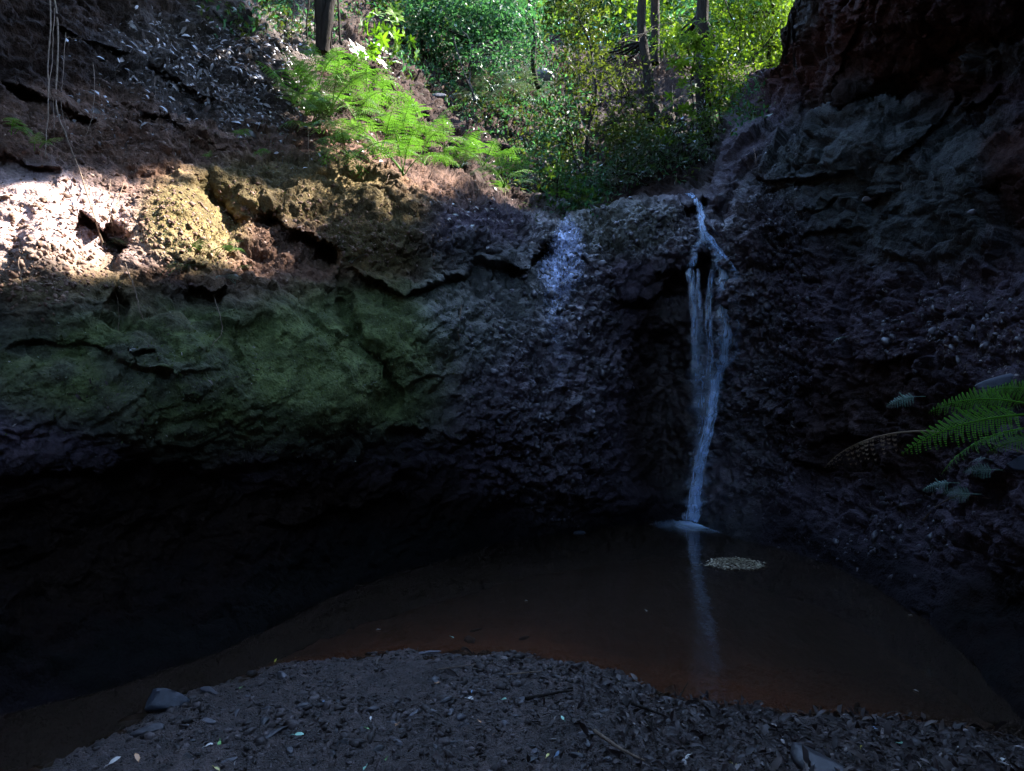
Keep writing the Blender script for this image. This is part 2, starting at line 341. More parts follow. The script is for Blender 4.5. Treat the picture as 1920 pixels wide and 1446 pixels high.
# shade near the waterline painted in, then finer speckle of the ground itself
base_shade = sm(.62, .12, P[:, 2] + .18 * n2 + .1 * zn) * (py > 700); C = C * (1 - .78 * base_shade)[:, None]; lay(c_soil * .18, zone(px, py, 1880, 1260, 130, 200, zf))
spk = fbm(P * 22, 3, 91); C *= (1 + .35 * spk + .25 * (wid - .5) * rub)[:, None]; C *= (1 - .35 * sm(.25, .7, nr_))[:, None]
C = np.clip(C, .004, .9)
wet = np.clip(zone(px, py, 1060, 620, 90, 300, zf) + zone(px, py, 1050, 500, 60, 110, zf) + zone(px, py, 1340, 700, 110, 360, zf) + zone(px, py, 1250, 440, 110, 60, zf) + .5 * zone(px, py, 900, 620, 120, 160, zf) , 0, 1)
film = zone(px, py, 1055, 470, 34, 60, zf * .7, .3) + .9 * zone(px, py, 1045, 560, 30, 70, zf, .4) + .25 * zone(px, py, 1070, 640, 50, 120, zf, .5)
idx = np.arange(nr * nc).reshape(nr, nc)
Fq = np.stack([idx[:-1, :-1], idx[1:, :-1], idx[1:, 1:], idx[:-1, 1:]], -1).reshape(-1, 4)
Fq = Fq[(P[Fq][:, :, 2].max(1) > -.75)]; Nn = f_near(px, py); cutm = (D > Nn + 3.5) & (FAR < .97) & (py < 118); Fq = Fq[~cutm[Fq].any(1)]

def rock_material():
    t = NT('ravine_rock')
    a = t.n('Attribute', attribute_name='base'); w = t.n('Attribute', attribute_name='wet'); fm = t.n('Attribute', attribute_name='film'); rb = t.n('Attribute', attribute_name='rub')
    g = t.n('NewGeometry'); pos = g.outputs['Position']
    n1 = t.noise(38, 8, .65, pos); n2 = t.noise(9, 6, .6, pos)
    v = t.n('TexVoronoi', feature='F1'); v.inputs['Scale'].default_value = 55; t.l(pos, v.inputs['Vector'])
    v2 = t.n('TexVoronoi', feature='F1'); v2.inputs['Scale'].default_value = 22; t.l(pos, v2.inputs['Vector'])
    var = t.ramp(n1.outputs[0], [(.25, (.45, .45, .45)), (.55, (1, 1, 1)), (.8, (1.6, 1.5, 1.4))])
    c = t.mix(a.outputs['Color'], var.outputs[0], 1.0, 'MULTIPLY')
    var2 = t.ramp(n2.outputs[0], [(.3, (.7, .68, .72)), (.7, (1.25, 1.2, 1.1))])
    c = t.mix(c, var2.outputs[0], .8, 'MULTIPLY')
    b = t.n('BsdfPrincipled'); t.l(c, b.inputs['Base Color'])
    rg = t.math('MULTIPLY_ADD', w.outputs['Fac'], -.5, .85)
    rg = t.math('SUBTRACT', rg, t.math('MULTIPLY', fm.outputs['Fac'], .2), clamp=True)
    t.l(rg, b.inputs['Roughness']); t.l(t.math('MULTIPLY_ADD', w.outputs['Fac'], .55, .08), b.inputs['Specular IOR Level'])
    h = t.math('MULTIPLY', n1.outputs[0], .9)
    h = t.math('SUBTRACT', h, t.math('MULTIPLY', v.outputs[0], .45))
    h = t.math('SUBTRACT', h, t.math('MULTIPLY', t.math('MULTIPLY', v2.outputs[0], rb.outputs['Fac']), 1.6))
    bp = t.n('Bump'); bp.inputs['Strength'].default_value = .65; bp.inputs['Distance'].default_value = .035
    t.l(h, bp.inputs['Height']); t.l(bp.outputs[0], b.inputs['Normal'])
    t.l(b.outputs[0], t.out.inputs[0]); return t.m
m_rock = rock_material()
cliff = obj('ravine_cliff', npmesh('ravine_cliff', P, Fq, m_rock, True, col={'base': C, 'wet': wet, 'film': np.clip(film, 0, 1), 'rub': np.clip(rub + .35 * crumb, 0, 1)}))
tag(cliff, kind='structure')

# ------------------------------------------------------------------ bed of the pool and gravel bank
shore_near = [(-6, 2.0), (-2.6, 2.1), (-2.15, 2.4), (-1.95, 3.0), (-1.83, 3.4), (-1.66, 3.78), (-1.4, 4.10), (-.9, 4.28), (-.64, 4.36), (-.2, 4.36), (.125, 4.32), (.4, 4.15), (.63, 3.93), (.91, 3.66), (1.25, 3.58), (1.65, 3.52), (2.3, 3.22), (3, 3.0), (6, 2.9)]
def bedz(x, y, fine=True):
    ys = np.interp(x, [s[0] for s in shore_near], [s[1] for s in shore_near])
    d = y - ys
    q = np.stack([x, y, x * 0], 1)
    d = d + .10 * fbm(q * 3, 4, 61)
    z = np.where(d > 0, -.42 * (1 - np.exp(-d * .75)) - .02 * sm(0, .3, d), .105 * (1 - np.exp(d * .9)))
    if fine: z = z + .020 * fbm(q * 5, 4, 62) + .019 * fbm(q * 24, 4, 63, .6)
    return z
bx = np.concatenate([np.arange(-14, -3.2, .3), np.arange(-3.2, 3.2, .016), np.arange(3.2, 14, .3)])
by = np.concatenate([np.arange(-12, 2.6, .3), np.arange(2.6, 4.9, .016), np.arange(4.9, 12, .12)])
BX, BY = np.meshgrid(bx, by); X_, Y_ = BX.ravel(), BY.ravel()
Z_ = bedz(X_, Y_); ii = np.arange(X_.size).reshape(BX.shape)
Fb = np.stack([ii[:-1, :-1], ii[:-1, 1:], ii[1:, 1:], ii[1:, :-1]], -1).reshape(-1, 4)
q = np.stack([X_, Y_, Z_], 1)
k1, k2, kid = worley(q * np.array([30, 30, 30]), 4)
fine = (X_ > -3.2) & (X_ < 3.2) & (Y_ > 2.6) & (Y_ < 4.9)
q[:, 2] += np.where(fine, .018 * (1 - 1.5 * k1), 0)
brown = sm(-.01, -.06, q[:, 2]); bleft = (.12 + .88 * sm(-2.0, -.9, X_) * sm(2.6, 1.2, X_))[:, None]  # bleft: shade at the pool's sides put into the bed colour
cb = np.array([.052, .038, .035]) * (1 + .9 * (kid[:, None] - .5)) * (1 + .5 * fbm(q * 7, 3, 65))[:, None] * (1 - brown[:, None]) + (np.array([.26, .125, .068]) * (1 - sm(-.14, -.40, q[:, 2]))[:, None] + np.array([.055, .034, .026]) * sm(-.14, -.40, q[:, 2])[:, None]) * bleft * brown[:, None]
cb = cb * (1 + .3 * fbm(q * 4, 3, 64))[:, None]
def gravel_material():
    t = NT('wet_gravel'); a = t.n('Attribute', attribute_name='base'); g = t.n('NewGeometry'); pos = g.outputs['Position']
    v = t.n('TexVoronoi', feature='F1'); v.inputs['Scale'].default_value = 120; t.l(pos, v.inputs['Vector']); n = t.noise(160, 4, .6, pos)
    var = t.ramp(n.outputs[0], [(.3, (.5, .5, .5)), (.75, (1.6, 1.55, 1.5))])
    b = t.n('BsdfPrincipled'); t.l(t.mix(a.outputs['Color'], var.outputs[0], 1.0, 'MULTIPLY'), b.inputs['Base Color'])
    b.inputs['Roughness'].default_value = .62; b.inputs['Specular IOR Level'].default_value = .3
    bp = t.n('Bump'); bp.inputs['Strength'].default_value = .9; bp.inputs['Distance'].default_value = .012
    t.l(t.math('SUBTRACT', n.outputs[0], v.outputs[0]), bp.inputs['Height']); t.l(bp.outputs[0], b.inputs['Normal'])
    t.l(b.outputs[0], t.out.inputs[0]); return t.m
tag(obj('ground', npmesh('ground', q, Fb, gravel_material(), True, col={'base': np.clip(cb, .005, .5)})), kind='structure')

# pool
def water_material():
    t = NT('pool_water'); lw = t.n('Fresnel'); lw.inputs[0].default_value = 1.33
    g = t.n('NewGeometry'); n = t.noise(5, 3, .5, g.outputs['Position'])
    bp = t.n('Bump'); bp.inputs['Strength'].default_value = .25; bp.inputs['Distance'].default_value = .02; t.l(n.outputs[0], bp.inputs['Height'])
    gl = t.n('BsdfGlossy'); gl.inputs['Roughness'].default_value = .035; t.l(bp.outputs[0], gl.inputs['Normal'])
    tr = t.n('BsdfTransparent'); tr.inputs[0].default_value = (.72, .50, .34, 1)
    df = t.n('BsdfDiffuse'); df.inputs[0].default_value = (.055, .037, .027, 1)
    m0 = t.n('MixShader'); m0.inputs[0].default_value = .35; t.l(tr.outputs[0], m0.inputs[1]); t.l(df.outputs[0], m0.inputs[2])
    mx = t.n('MixShader'); t.l(lw.outputs[0], mx.inputs[0]); t.l(m0.outputs[0], mx.inputs[1]); t.l(gl.outputs[0], mx.inputs[2])
    t.l(mx.outputs[0], t.out.inputs[0]); return t.m
wv = np.array([(-7, 2.2, 0), (7, 2.2, 0), (7, 10.5, 0), (-7, 10.5, 0)])
tag(obj('water', npmesh('water', wv, np.array([[0, 1, 2, 3]]), water_material())), kind='structure')

# steep banks added unseen behind and beside the viewer to block light
th = np.linspace(R(-228), R(48), 150); tz = np.linspace(0, 1, 50); TH, TZ = np.meshgrid(th, tz)
rad = 4.6 + 5.5 * TZ ** 1.3
bp_ = np.stack([(np.cos(TH) * rad * 1.0).ravel(), (np.sin(TH) * rad * 1.0).ravel(), (-1 + 9.5 * TZ).ravel()], 1)
msk = None
bp_ *= (1 + .07 * fbm(bp_ * .7, 4, 71))[:, None]
jj = np.arange(TH.size).reshape(TH.shape); Fw = np.stack([jj[:-1, :-1], jj[:-1, 1:], jj[1:, 1:], jj[1:, :-1]], -1).reshape(-1, 4)
cen = bp_[Fw].mean(1); ang = np.degrees(np.arctan2(cen[:, 0], cen[:, 1]))
Fw = Fw[(np.abs(ang) > 43)]
nb = len(bp_)
tag(obj('rear_shade_bank', npmesh('rear_shade_bank', bp_, Fw, m_rock, True, col={'base': np.tile([.04, .03, .025], (nb, 1)), 'wet': np.zeros(nb), 'film': np.zeros(nb), 'rub': np.zeros(nb)})), kind='structure')
# ------------------------------------------------------------------ leaf and bark materials
def leaf_material(name, c1, c2, trans=.45, rough=.5, gloss=.12, tcol=None, sc=1.3):
    t = NT(name); g = t.n('NewGeometry'); n = t.noise(sc, 3, .6, g.outputs['Position'])
    r = t.n('Attribute', attribute_name='tone')
    f = t.math('ADD', t.math('MULTIPLY', n.outputs[0], .5), t.math('MULTIPLY', r.outputs['Fac'], .55))
    cr = t.ramp(f, [(.2, c1), (.8, c2)])
    d = t.n('BsdfDiffuse'); t.l(cr.outputs[0], d.inputs[0])
    tr = t.n('BsdfTranslucent')
    t.l(t.mix(cr.outputs[0], tcol or (1.5, 1.35, .5), 1.0, 'MULTIPLY'), tr.inputs[0])
    gl = t.n('BsdfGlossy'); gl.inputs['Roughness'].default_value = rough + .12; gl.inputs[0].default_value = (1, 1, 1, 1)
    m1 = t.n('MixShader'); m1.inputs[0].default_value = trans; t.l(d.outputs[0], m1.inputs[1]); t.l(tr.outputs[0], m1.inputs[2])
    fr = t.n('Fresnel'); fr.inputs[0].default_value = 1.4
    m2 = t.n('MixShader'); t.l(t.math('MULTIPLY', fr.outputs[0], gloss * 2.5, clamp=True), m2.inputs[0]); t.l(m1.outputs[0], m2.inputs[1]); t.l(gl.outputs[0], m2.inputs[2])
    t.l(m2.outputs[0], t.out.inputs[0]); return t.m
M = {}
M['fern'] = leaf_material('fern_green', (.045, .120, .016), (.10, .20, .030), .42, .55, .05, tcol=(1.15, 1.35, .65), sc=4)
M['fern_shade'] = leaf_material('fern_deep_green', (.035, .085, .035), (.06, .13, .05), .3, .5, .1, sc=4)
M['fern_blue'] = leaf_material('fern_grey_green', (.05, .10, .075), (.08, .15, .11), .2, .4, .25, sc=4)
M['dead_fern'] = leaf_material('withered_fern', (.09, .06, .04), (.16, .11, .07), .2, .7, .02, tcol=(1, 1, 1), sc=6)
M['leaf_mid'] = leaf_material('leaf_mid_green', (.018, .050, .014), (.055, .11, .026), .45, .5, .03)
M['leaf_cool'] = leaf_material('leaf_cool_green', (.016, .055, .030), (.05, .13, .06), .45, .5, .05, tcol=(1.1, 1.35, .7))
M['leaf_yel'] = leaf_material('leaf_yellow_green', (.035, .072, .010), (.125, .185, .022), .5, .5, .03, tcol=(1.15, 1.25, .4))
M['leaf_rose'] = leaf_material('leaf_rosette', (.06, .13, .012), (.12, .21, .022), .45, .45, .1, tcol=(1.1, 1.3, .4))
M['leaf_dark'] = leaf_material('shade_canopy_leaf', (.012, .030, .012), (.030, .060, .020), .3, .5, .1)
M['leaf_olive'] = leaf_material('leaf_olive', (.018, .032, .010), (.05, .075, .02), .4, .5, .02)
def bark_material(name, c1, c2):
    t = NT(name); g = t.n('NewGeometry'); mp = t.n('Mapping'); mp.inputs['Scale'].default_value = (1, 1, .25); t.l(g.outputs['Position'], mp.inputs[0])
    n = t.noise(30, 6, .6, mp.outputs[0]); cr = t.ramp(n.outputs[0], [(.3, c1), (.7, c2)])
    b = t.n('BsdfPrincipled'); t.l(cr.outputs[0], b.inputs['Base Color']); b.inputs['Roughness'].default_value = .9; b.inputs['Specular IOR Level'].default_value = .1
    bp = t.n('Bump'); bp.inputs['Distance'].default_value = .02; t.l(n.outputs[0], bp.inputs['Height']); t.l(bp.outputs[0], b.inputs['Normal'])
    t.l(b.outputs[0], t.out.inputs[0]); return t.m
M['bark'] = bark_material('bark_dark', (.008, .006, .005), (.024, .019, .016))
M['bark_pale'] = bark_material('bark_grey', (.03, .027, .025), (.08, .074, .068))
M['root'] = bark_material('root_brown', (.10, .07, .05), (.22, .16, .12))

# ------------------------------------------------------------------ mesh collectors
class Acc:
    """quads gathered into one mesh"""
    def __init__(s): s.v = []; s.f = []; s.t = []; s.n = 0
    def add(s, V, F, tone=.5):
        V = np.asarray(V, float); F = np.asarray(F, int)
        if F.shape[1] == 3: F = np.concatenate([F, F[:, 2:3]], 1)
        s.v.append(V); s.f.append(F + s.n); s.n += len(V)
        s.t.append(np.full(len(V), tone) if np.isscalar(tone) else np.asarray(tone, float))
    def mesh(s, name, mat, smooth=False):
        return npmesh(name, np.concatenate(s.v), np.concatenate(s.f), mat, smooth, col={'tone': np.concatenate(s.t)})
def unit(a): return a / (np.linalg.norm(a, axis=-1, keepdims=True) + 1e-9)
def leaves(acc, p, d, n, L, W, tone=None, shape='oval', curl=.15):
    """one leaf per row: base p, direction d, face normal n, length, width"""
    p = np.atleast_2d(p); k = len(p); d = unit(np.broadcast_to(d, (k, 3)).astype(float)); n = np.broadcast_to(n, (k, 3)).astype(float)
    s = unit(np.cross(d, n)); n = np.cross(s, d); L = np.broadcast_to(L, k)[:, None]; W = np.broadcast_to(W, k)[:, None]
    if tone is None: tone = rng.random(k)
    tone = np.broadcast_to(tone, k)
    if shape == 'quad':
        V = np.stack([p, p + d * L * .5 + s * W * .5 + n * L * curl * .5, p + d * L - n * L * curl, p + d * L * .5 - s * W * .5 + n * L * curl * .5], 1)
        F = (np.arange(k) * 4)[:, None] + np.array([0, 1, 2, 3]); acc.add(V.reshape(-1, 3), F, np.repeat(tone, 4)); return
    V = np.stack([p, p + d * L * .32 + s * W * .42 + n * L * curl * .5, p + d * L * .72 + s * W * .40 + n * L * curl * .2, p + d * L - n * L * curl,
                  p + d * L * .72 - s * W * .40 + n * L * curl * .2, p + d * L * .32 - s * W * .42 + n * L * curl * .5, p + d * L * .32 + n * L * curl * .25, p + d * L * .72], 1)
    b = (np.arange(k) * 8)[:, None]
    F = np.concatenate([b + np.array([0, 1, 6, 6]), b + np.array([0, 6, 5, 5]), b + np.array([1, 2, 7, 6]), b + np.array([6, 7, 4, 5]), b + np.array([2, 3, 7, 7]), b + np.array([7, 3, 4, 4])], 0)
    acc.add(V.reshape(-1, 3), F, np.repeat(tone, 8))
def tube(acc, pts, r0, r1, seg=7, tone=.5, rough=0.0, cap=True):
    pts = np.asarray(pts, float); n = len(pts); tg = unit(np.gradient(pts, axis=0)); up = np.array([0, 0, 1.0]) if abs(tg[0][2]) < .9 else np.array([1.0, 0, 0])
    a = unit(np.cross(tg, up)); b = np.cross(tg, a); r = np.linspace(r0, r1, n) if np.isscalar(r1) else np.asarray(r1)
    if rough: r = r * (1 + rough * rng.normal(size=n))
    an = np.linspace(0, 2 * math.pi, seg, endpoint=False)
    V = pts[:, None] + (a[:, None] * np.cos(an)[None, :, None] + b[:, None] * np.sin(an)[None, :, None]) * r[:, None, None]
    if rough: V = V + rng.normal(size=V.shape) * r[:, None, None] * rough * .5
    F = []
    i = np.arange(n - 1)[:, None] * seg; j = np.arange(seg); F = np.stack([i + j, i + (j + 1) % seg, i + seg + (j + 1) % seg, i + seg + j], -1).reshape(-1, 4)
    acc.add(V.reshape(-1, 3), F, tone)
def spline(pts, n=20):
    pts = np.asarray(pts, float); k = len(pts)
    if k == 2: return pts[0] + (pts[1] - pts[0]) * np.linspace(0, 1, n)[:, None]
    P_ = np.concatenate([[2 * pts[0] - pts[1]], pts, [2 * pts[-1] - pts[-2]]]); out = []
    for u in np.linspace(0, k - 1 - 1e-6, n):
        i = int(u); t = u - i; a, b, c, d = P_[i:i + 4]
        out.append(.5 * ((2 * b) + (-a + c) * t + (2 * a - 5 * b + 4 * c - d) * t * t + (-a + 3 * b - 3 * c + d) * t ** 3))
    return np.array(out)

# ------------------------------------------------------------------ fern fronds, two-fold divided
def frond_mesh(name, L, wid, arch, npair, seed, mat, npn=9, bare=.28, missing=0., droop=.15, flat=1.0):
    r = np.random.default_rng(seed); acc = Acc(); n = 26
    t = np.linspace(0, 1, n); ang = R(62) - arch * t ** 1.2; ds = L / (n - 1)
    x = np.concatenate([[0], np.cumsum(np.cos(ang[:-1]) * ds)]); z = np.concatenate([[0], np.cumsum(np.sin(ang[:-1]) * ds)]); y = .03 * L * np.sin(t * 3 + seed)
    pts = np.stack([x, y, z], 1); tube(acc, pts, .006 * L / .7 + .002, .001, 5, .9)
    tg = unit(np.gradient(pts, axis=0)); side = np.array([0, 1.0, 0])
    P_, D_, N_, LL, WW, TT = [], [], [], [], [], []
    for k in range(npair):
        u = bare + (1 - bare) * (k + .5) / npair; i = u * (n - 1); i0 = int(i); f = i - i0; i1 = min(i0 + 1, n - 1)
        b = pts[i0] * (1 - f) + pts[i1] * f; d = tg[i0]; nn = np.cross(d, side); v = (u - bare) / (1 - bare)
        env = (min(1, .55 + 1.8 * v) if v < .25 else 1 - .0 * v) * (1 - v) ** .75 + .03
        for sg in (-1, 1):
            if r.random() < missing: continue
            pl = wid * env * (1 + .12 * r.normal()); dd = unit(side * sg + d * (.35 + .3 * v) + nn * (.12 * r.normal() * flat - droop))
            m = max(3, int(npn * (pl / wid) + 1.5)); un = unit(np.cross(dd, np.cross(nn if nn[2] > 0 else -nn, dd)))
            q = np.linspace(.06, .97, m)[:, None]; base = b + dd * pl * q - np.array([0, 0, 1]) * (pl * .25 * q ** 2)
            sd = unit(np.cross(dd, un)); w = (L * (1 - bare) / npair) * .62 * (1 - q[:, 0] * .82) ** .8 * (.4 + .6 * pl / wid) + .002
            for s2 in (-1, 1):
                P_.append(base); D_.append(unit(sd * s2 + dd * .55 + un * .1 * r.normal(size=(m, 1)))); N_.append(np.broadcast_to(un, (m, 3))); LL.append(w); WW.append(np.full(m, pl * .9 / m * 1.05)); TT.append(np.clip(r.normal(.5, .18) + 0 * w, 0, 1))
    leaves(acc, np.concatenate(P_), np.concatenate(D_), np.concatenate(N_), np.concatenate(LL), np.concatenate(WW), np.concatenate(TT), 'quad', .05)
    return acc.mesh(name, mat)
FR = {k: [frond_mesh('frond', .75, .24, R(a), 12, s, M[m]) for s, a in ((1, 70), (2, 95), (3, 115), (4, 55))] for k, m in (('fern', 'fern'), ('shade', 'fern_shade'), ('blue', 'fern_blue'))}
def fern(px, py, size, nf, label, kind='fern', az=None, spread=360, off=0.0, group=None, tilt=0.0, loc=None, name='fern'):
    p = surf(px, py, off) if loc is None else np.array(loc)
    e = empty(name, p, (0, 0, 0)); tag(e, label, 'fern', group)
    a0 = rng.uniform(0, 360) if az is None else az - spread / 2
    for k in range(nf):
        o = obj('frond', FR[kind][rng.integers(0, 4)], e); o['part'] = 'frond'
        a = a0 + spread * (k + .5 + rng.uniform(-.3, .3)) / nf
        s = size / .75 * rng.uniform(.75, 1.15)
        o.rotation_euler = (R(rng.uniform(-14, 14)), R(rng.uniform(-12, 22) + tilt), R(a)); o.scale = (s, s * rng.uniform(.9, 1.1), s)
        o.location = (rng.uniform(-.03, .03), rng.uniform(-.03, .03), rng.uniform(-.02, .02))
    return e

# ------------------------------------------------------------------ trees and shrubs
def limb_path(a, b, wob, n=14):
    a, b = np.asarray(a, float), np.asarray(b, float); t = np.linspace(0, 1, n)[:, None]; L = np.linalg.norm(b - a)
    w = np.stack([vnoise(np.stack([t[:, 0] * 4 + rng.uniform(0, 99), t[:, 0] * 0, t[:, 0] * 0], 1), 3) for _ in range(3)], 1)
    return a + (b - a) * t + w * wob * L * np.sin(np.pi * t * .9 + .15)
def tree(label, base, top, r, crowns, mat='leaf_mid', group=None, leaf=(.07, .028), cat='tree', name='tree', wob=.03, r1=None, bark='bark', limbs=True, whorl=False, droop=.3, loc=None, extra=None):
    """base, top: world points of the stem; crowns: list of (centre, radii, twigs, leaves per twig)"""
    base = np.asarray(base, float); e = empty(name, base); tag(e, label, cat, group)
    tr = Acc(); path = limb_path(base * 0, np.asarray(top) - base, wob, 22); path[0] *= 0
    tube(tr, path, r, r * .45 if r1 is None else r1, 9, .5, .05)
    tr2 = tr.mesh('trunk', M[bark], True); obj('trunk' if r > .02 else 'stem', tr2, e)
    if extra:
        for pth, ra, rb in extra:
            a2 = Acc(); tube(a2, spline(np.asarray(pth) - base, 16), ra, rb, 8, .5, .06); obj('trunk', a2.mesh('trunk', M[bark], True), e)
    cw = Acc()
    for c, rad, ntw, nl in crowns:
        lb = Acc(); any_l = False
        c = np.asarray(c, float) - base; rad = np.asarray(rad, float)
        k = path[np.argmin(np.linalg.norm(path - c, axis=1) + .2 * np.abs(path[:, 2] - c[2] + rad[2] * .5))]
        ncl = max(3, ntw // 14)
        cc = c + unit(rng.normal(size=(ncl, 3))) * rad * (rng.random((ncl, 1)) ** .5)
        for j in range(ncl):
            if limbs and j < 9: tube(lb, limb_path(k, cc[j], .08, 8), r * .22 + .006, .004, 5); any_l = True
            m = ntw // ncl
            p0 = cc[j] + rng.normal(size=(m, 3)) * rad * .22
            kp_ = sun_keep(p0 + base); p0 = p0[(kp_ > .02) | (rng.random(m) < (1.0 if whorl else .3))]; m = len(p0)
            if m == 0: continue
            dr = unit(rng.normal(size=(m, 3)) + unit(p0 - cc[j]) * 1.0 - np.array([0, 0, droop])); Lt = rng.uniform(.6, 1.3, m) * leaf[0] * (4.5 if not whorl else 2.5)
            t = np.linspace(.12, 1, nl) if not whorl else np.full(nl, 1.0)
            for q in range(nl):
                pb = p0 + dr * (Lt * t[q])[:, None]
                rd = rng.normal(size=(m, 3))
                if whorl:
                    a, b = unit(np.cross(dr, [0.3, .2, 1])), None; b = np.cross(dr, a); an = q * 2 * math.pi / nl
                    dl = unit(a * math.cos(an) + b * math.sin(an) + dr * .35 + rd * .12); nn = dr
                else:
                    dl = unit(dr * .7 + unit(rd) * .9); nn = unit(np.array([0, 0, 1]) + .7 * rng.normal(size=(m, 3)))
                leaves(cw, pb, dl, nn, leaf[0] * rng.uniform(.7, 1.25, m), leaf[1] * rng.uniform(.8, 1.2, m), None, 'quad' if leaf[0] < .11 and not whorl else 'oval', .1)
        if any_l: obj('limbs', lb.mesh('limbs', M[bark], True), e)
    obj('crown', cw.mesh('crown', M[mat]), e)
    return e

# ------------------------------------------------------------------ vector sampling of the rock sheet
def surfv(px, py, off=0.0):
    px = np.asarray(px, float); py = np.asarray(py, float)
    i = np.clip(np.searchsorted(gx, px) - 1, 0, nc - 2); j = np.clip(np.searchsorted(gy, py) - 1, 0, nr - 2)
    u = ((px - gx[i]) / (gx[i + 1] - gx[i]))[:, None]; v = ((py - gy[j]) / (gy[j + 1] - gy[j]))[:, None]
    p = GRID[j, i] * (1 - u) * (1 - v) + GRID[j, i + 1] * u * (1 - v) + GRID[j + 1, i] * (1 - u) * v + GRID[j + 1, i + 1] * u * v
    return p - unit(p - [0, 0, CAMZ]) * off
def surfnv(px, py, e=7):
    a = surfv(px + e, py) - surfv(px - e, py); b = surfv(px, py + e) - surfv(px, py - e); n = unit(np.cross(b, a))
    n = np.where(((n * (surfv(px, py) - [0, 0, CAMZ])).sum(1) > 0)[:, None], -n, n); return n
def pick(n, zones):
    """n photo positions spread over soft ellipses (cx, cy, rx, ry, weight)"""
    w = np.array([z[4] for z in zones], float); w /= w.sum(); k = rng.choice(len(zones), n, p=w); Z = np.array(zones, float)[k]
    a = rng.uniform(0, 2 * math.pi, n); r = np.sqrt(rng.random(n)) * (1 + .25 * rng.normal(size=n)) ; return Z[:, 0] + Z[:, 2] * r * np.cos(a), Z[:, 1] + Z[:, 3] * r * np.sin(a)

# ------------------------------------------------------------------ leaf canopy added unseen above the ravine for shade, gaps shaped for the sun
_e1 = unit(np.cross(S, [0, 0, 1.0])); _e2 = np.cross(_e1, S)
def sunab(p): p = np.atleast_2d(p); return p @ _e1, p @ _e2
def inpoly(x, y, poly):
    c = np.zeros(len(x), bool); n = len(poly)
    for i in range(n):
        x0, y0 = poly[i]; x1, y1 = poly[(i + 1) % n]
        if abs(y1 - y0) < 1e-9: continue
        c ^= ((y0 > y) != (y1 > y)) & (x < (x1 - x0) * (y - y0) / (y1 - y0) + x0)
    return c
def fleck(pix, keep):
    P_ = np.array([surf(a, b) for a, b in pix]); a, b = sunab(P_); return (list(zip(a, b)), keep)
flecks = [fleck([(-160, 350), (-20, 325), (110, 345), (190, 400), (200, 440), (120, 470), (-20, 455), (-160, 450)], .0),
          fleck([(-160, 440), (0, 400), (160, 360), (240, 370), (400, 372), (455, 440), (470, 495), (430, 545), (340, 528), (250, 560), (130, 545), (60, 520), (-160, 515)], .0),
          fleck([(390, 470), (440, 462), (452, 520), (400, 545), (350, 525)], .0),
          fleck([(470, 340), (600, 330), (760, 380), (800, 450), (740, 480), (560, 480), (470, 440)], .03),
          fleck([(480, 590), (520, 590), (530, 620), (490, 625)], .15),
          fleck([(100, 300), (320, 300), (440, 360), (300, 372), (120, 340)], .05),
          fleck([(490, 60), (640, 60), (760, 150), (860, 230), (1000, 270), (1010, 360), (900, 350), (760, 380), (640, 350), (530, 180)], .0),
          fleck([(420, 20), (560, 20), (560, 160), (500, 130), (430, 60)], .10), ([tuple(float(c_[0]) for c_ in sunab(at(a_, b_, 9.3))) for a_, b_ in ((830, 200), (1010, 210), (1020, 370), (830, 370))], .0),
          fleck([(200, 60), (420, 60), (560, 200), (480, 200), (300, 140)], .22)]
def sun_keep(p):
    """how much of the foliage here is left standing between the sun and the ground below"""
    a0, b0 = sunab(p); nz = .10 * vnoise(np.stack([a0 * 3, b0 * 3, a0 * 0], 1), 11); a0 = a0 + nz; b0 = b0 - nz; k = np.ones(len(a0))
    for poly, kp in flecks:
        m = np.zeros(len(a0), bool)
        for da, db in ((0, 0), (.24, 0), (-.24, 0), (0, .24), (0, -.24)): m |= inpoly(a0 + da, b0 + db, poly)
        k = np.where(m, np.minimum(k, kp), k)
    return k
def shade_canopy_points(n, x0, x1, y0, y1, z0, z1, cover):
    p = np.stack([rng.uniform(x0, x1, n), rng.uniform(y0, y1, n), rng.uniform(z0, z1, n)], 1)
    p[:, 2] += .8 * vnoise(p * np.array([.35, .35, 0]), 5)
    k = sun_keep(p) * cover(p); return p[rng.random(n) < k]
def cover_main(p):
    c = np.ones(len(p))
    gap = sm(8.4, 9.6, p[:, 1] + .8 * vnoise(p * .6, 6)); c = c * (1 - gap)
    hole = np.exp(-(((p[:, 0] - 1.6) / 3.2) ** 2 + ((p[:, 1] - 8.8) / 2.4) ** 2)); c = c * (1 - sm(.4, .7, hole))
    return c
cp = shade_canopy_points(26000, -15, 22, -9, 10.5, 10.0, 13.0, cover_main)
def cover_far(p): return .45 * sm(2.5, 4.5, p[:, 0] + .8 * vnoise(p * .5, 8)) * sm(-.1, .25, vnoise(p * .45, 9) + .25)
cp2 = shade_canopy_points(2500, 3, 18, 9.5, 16, 10.5, 13.5, cover_far)
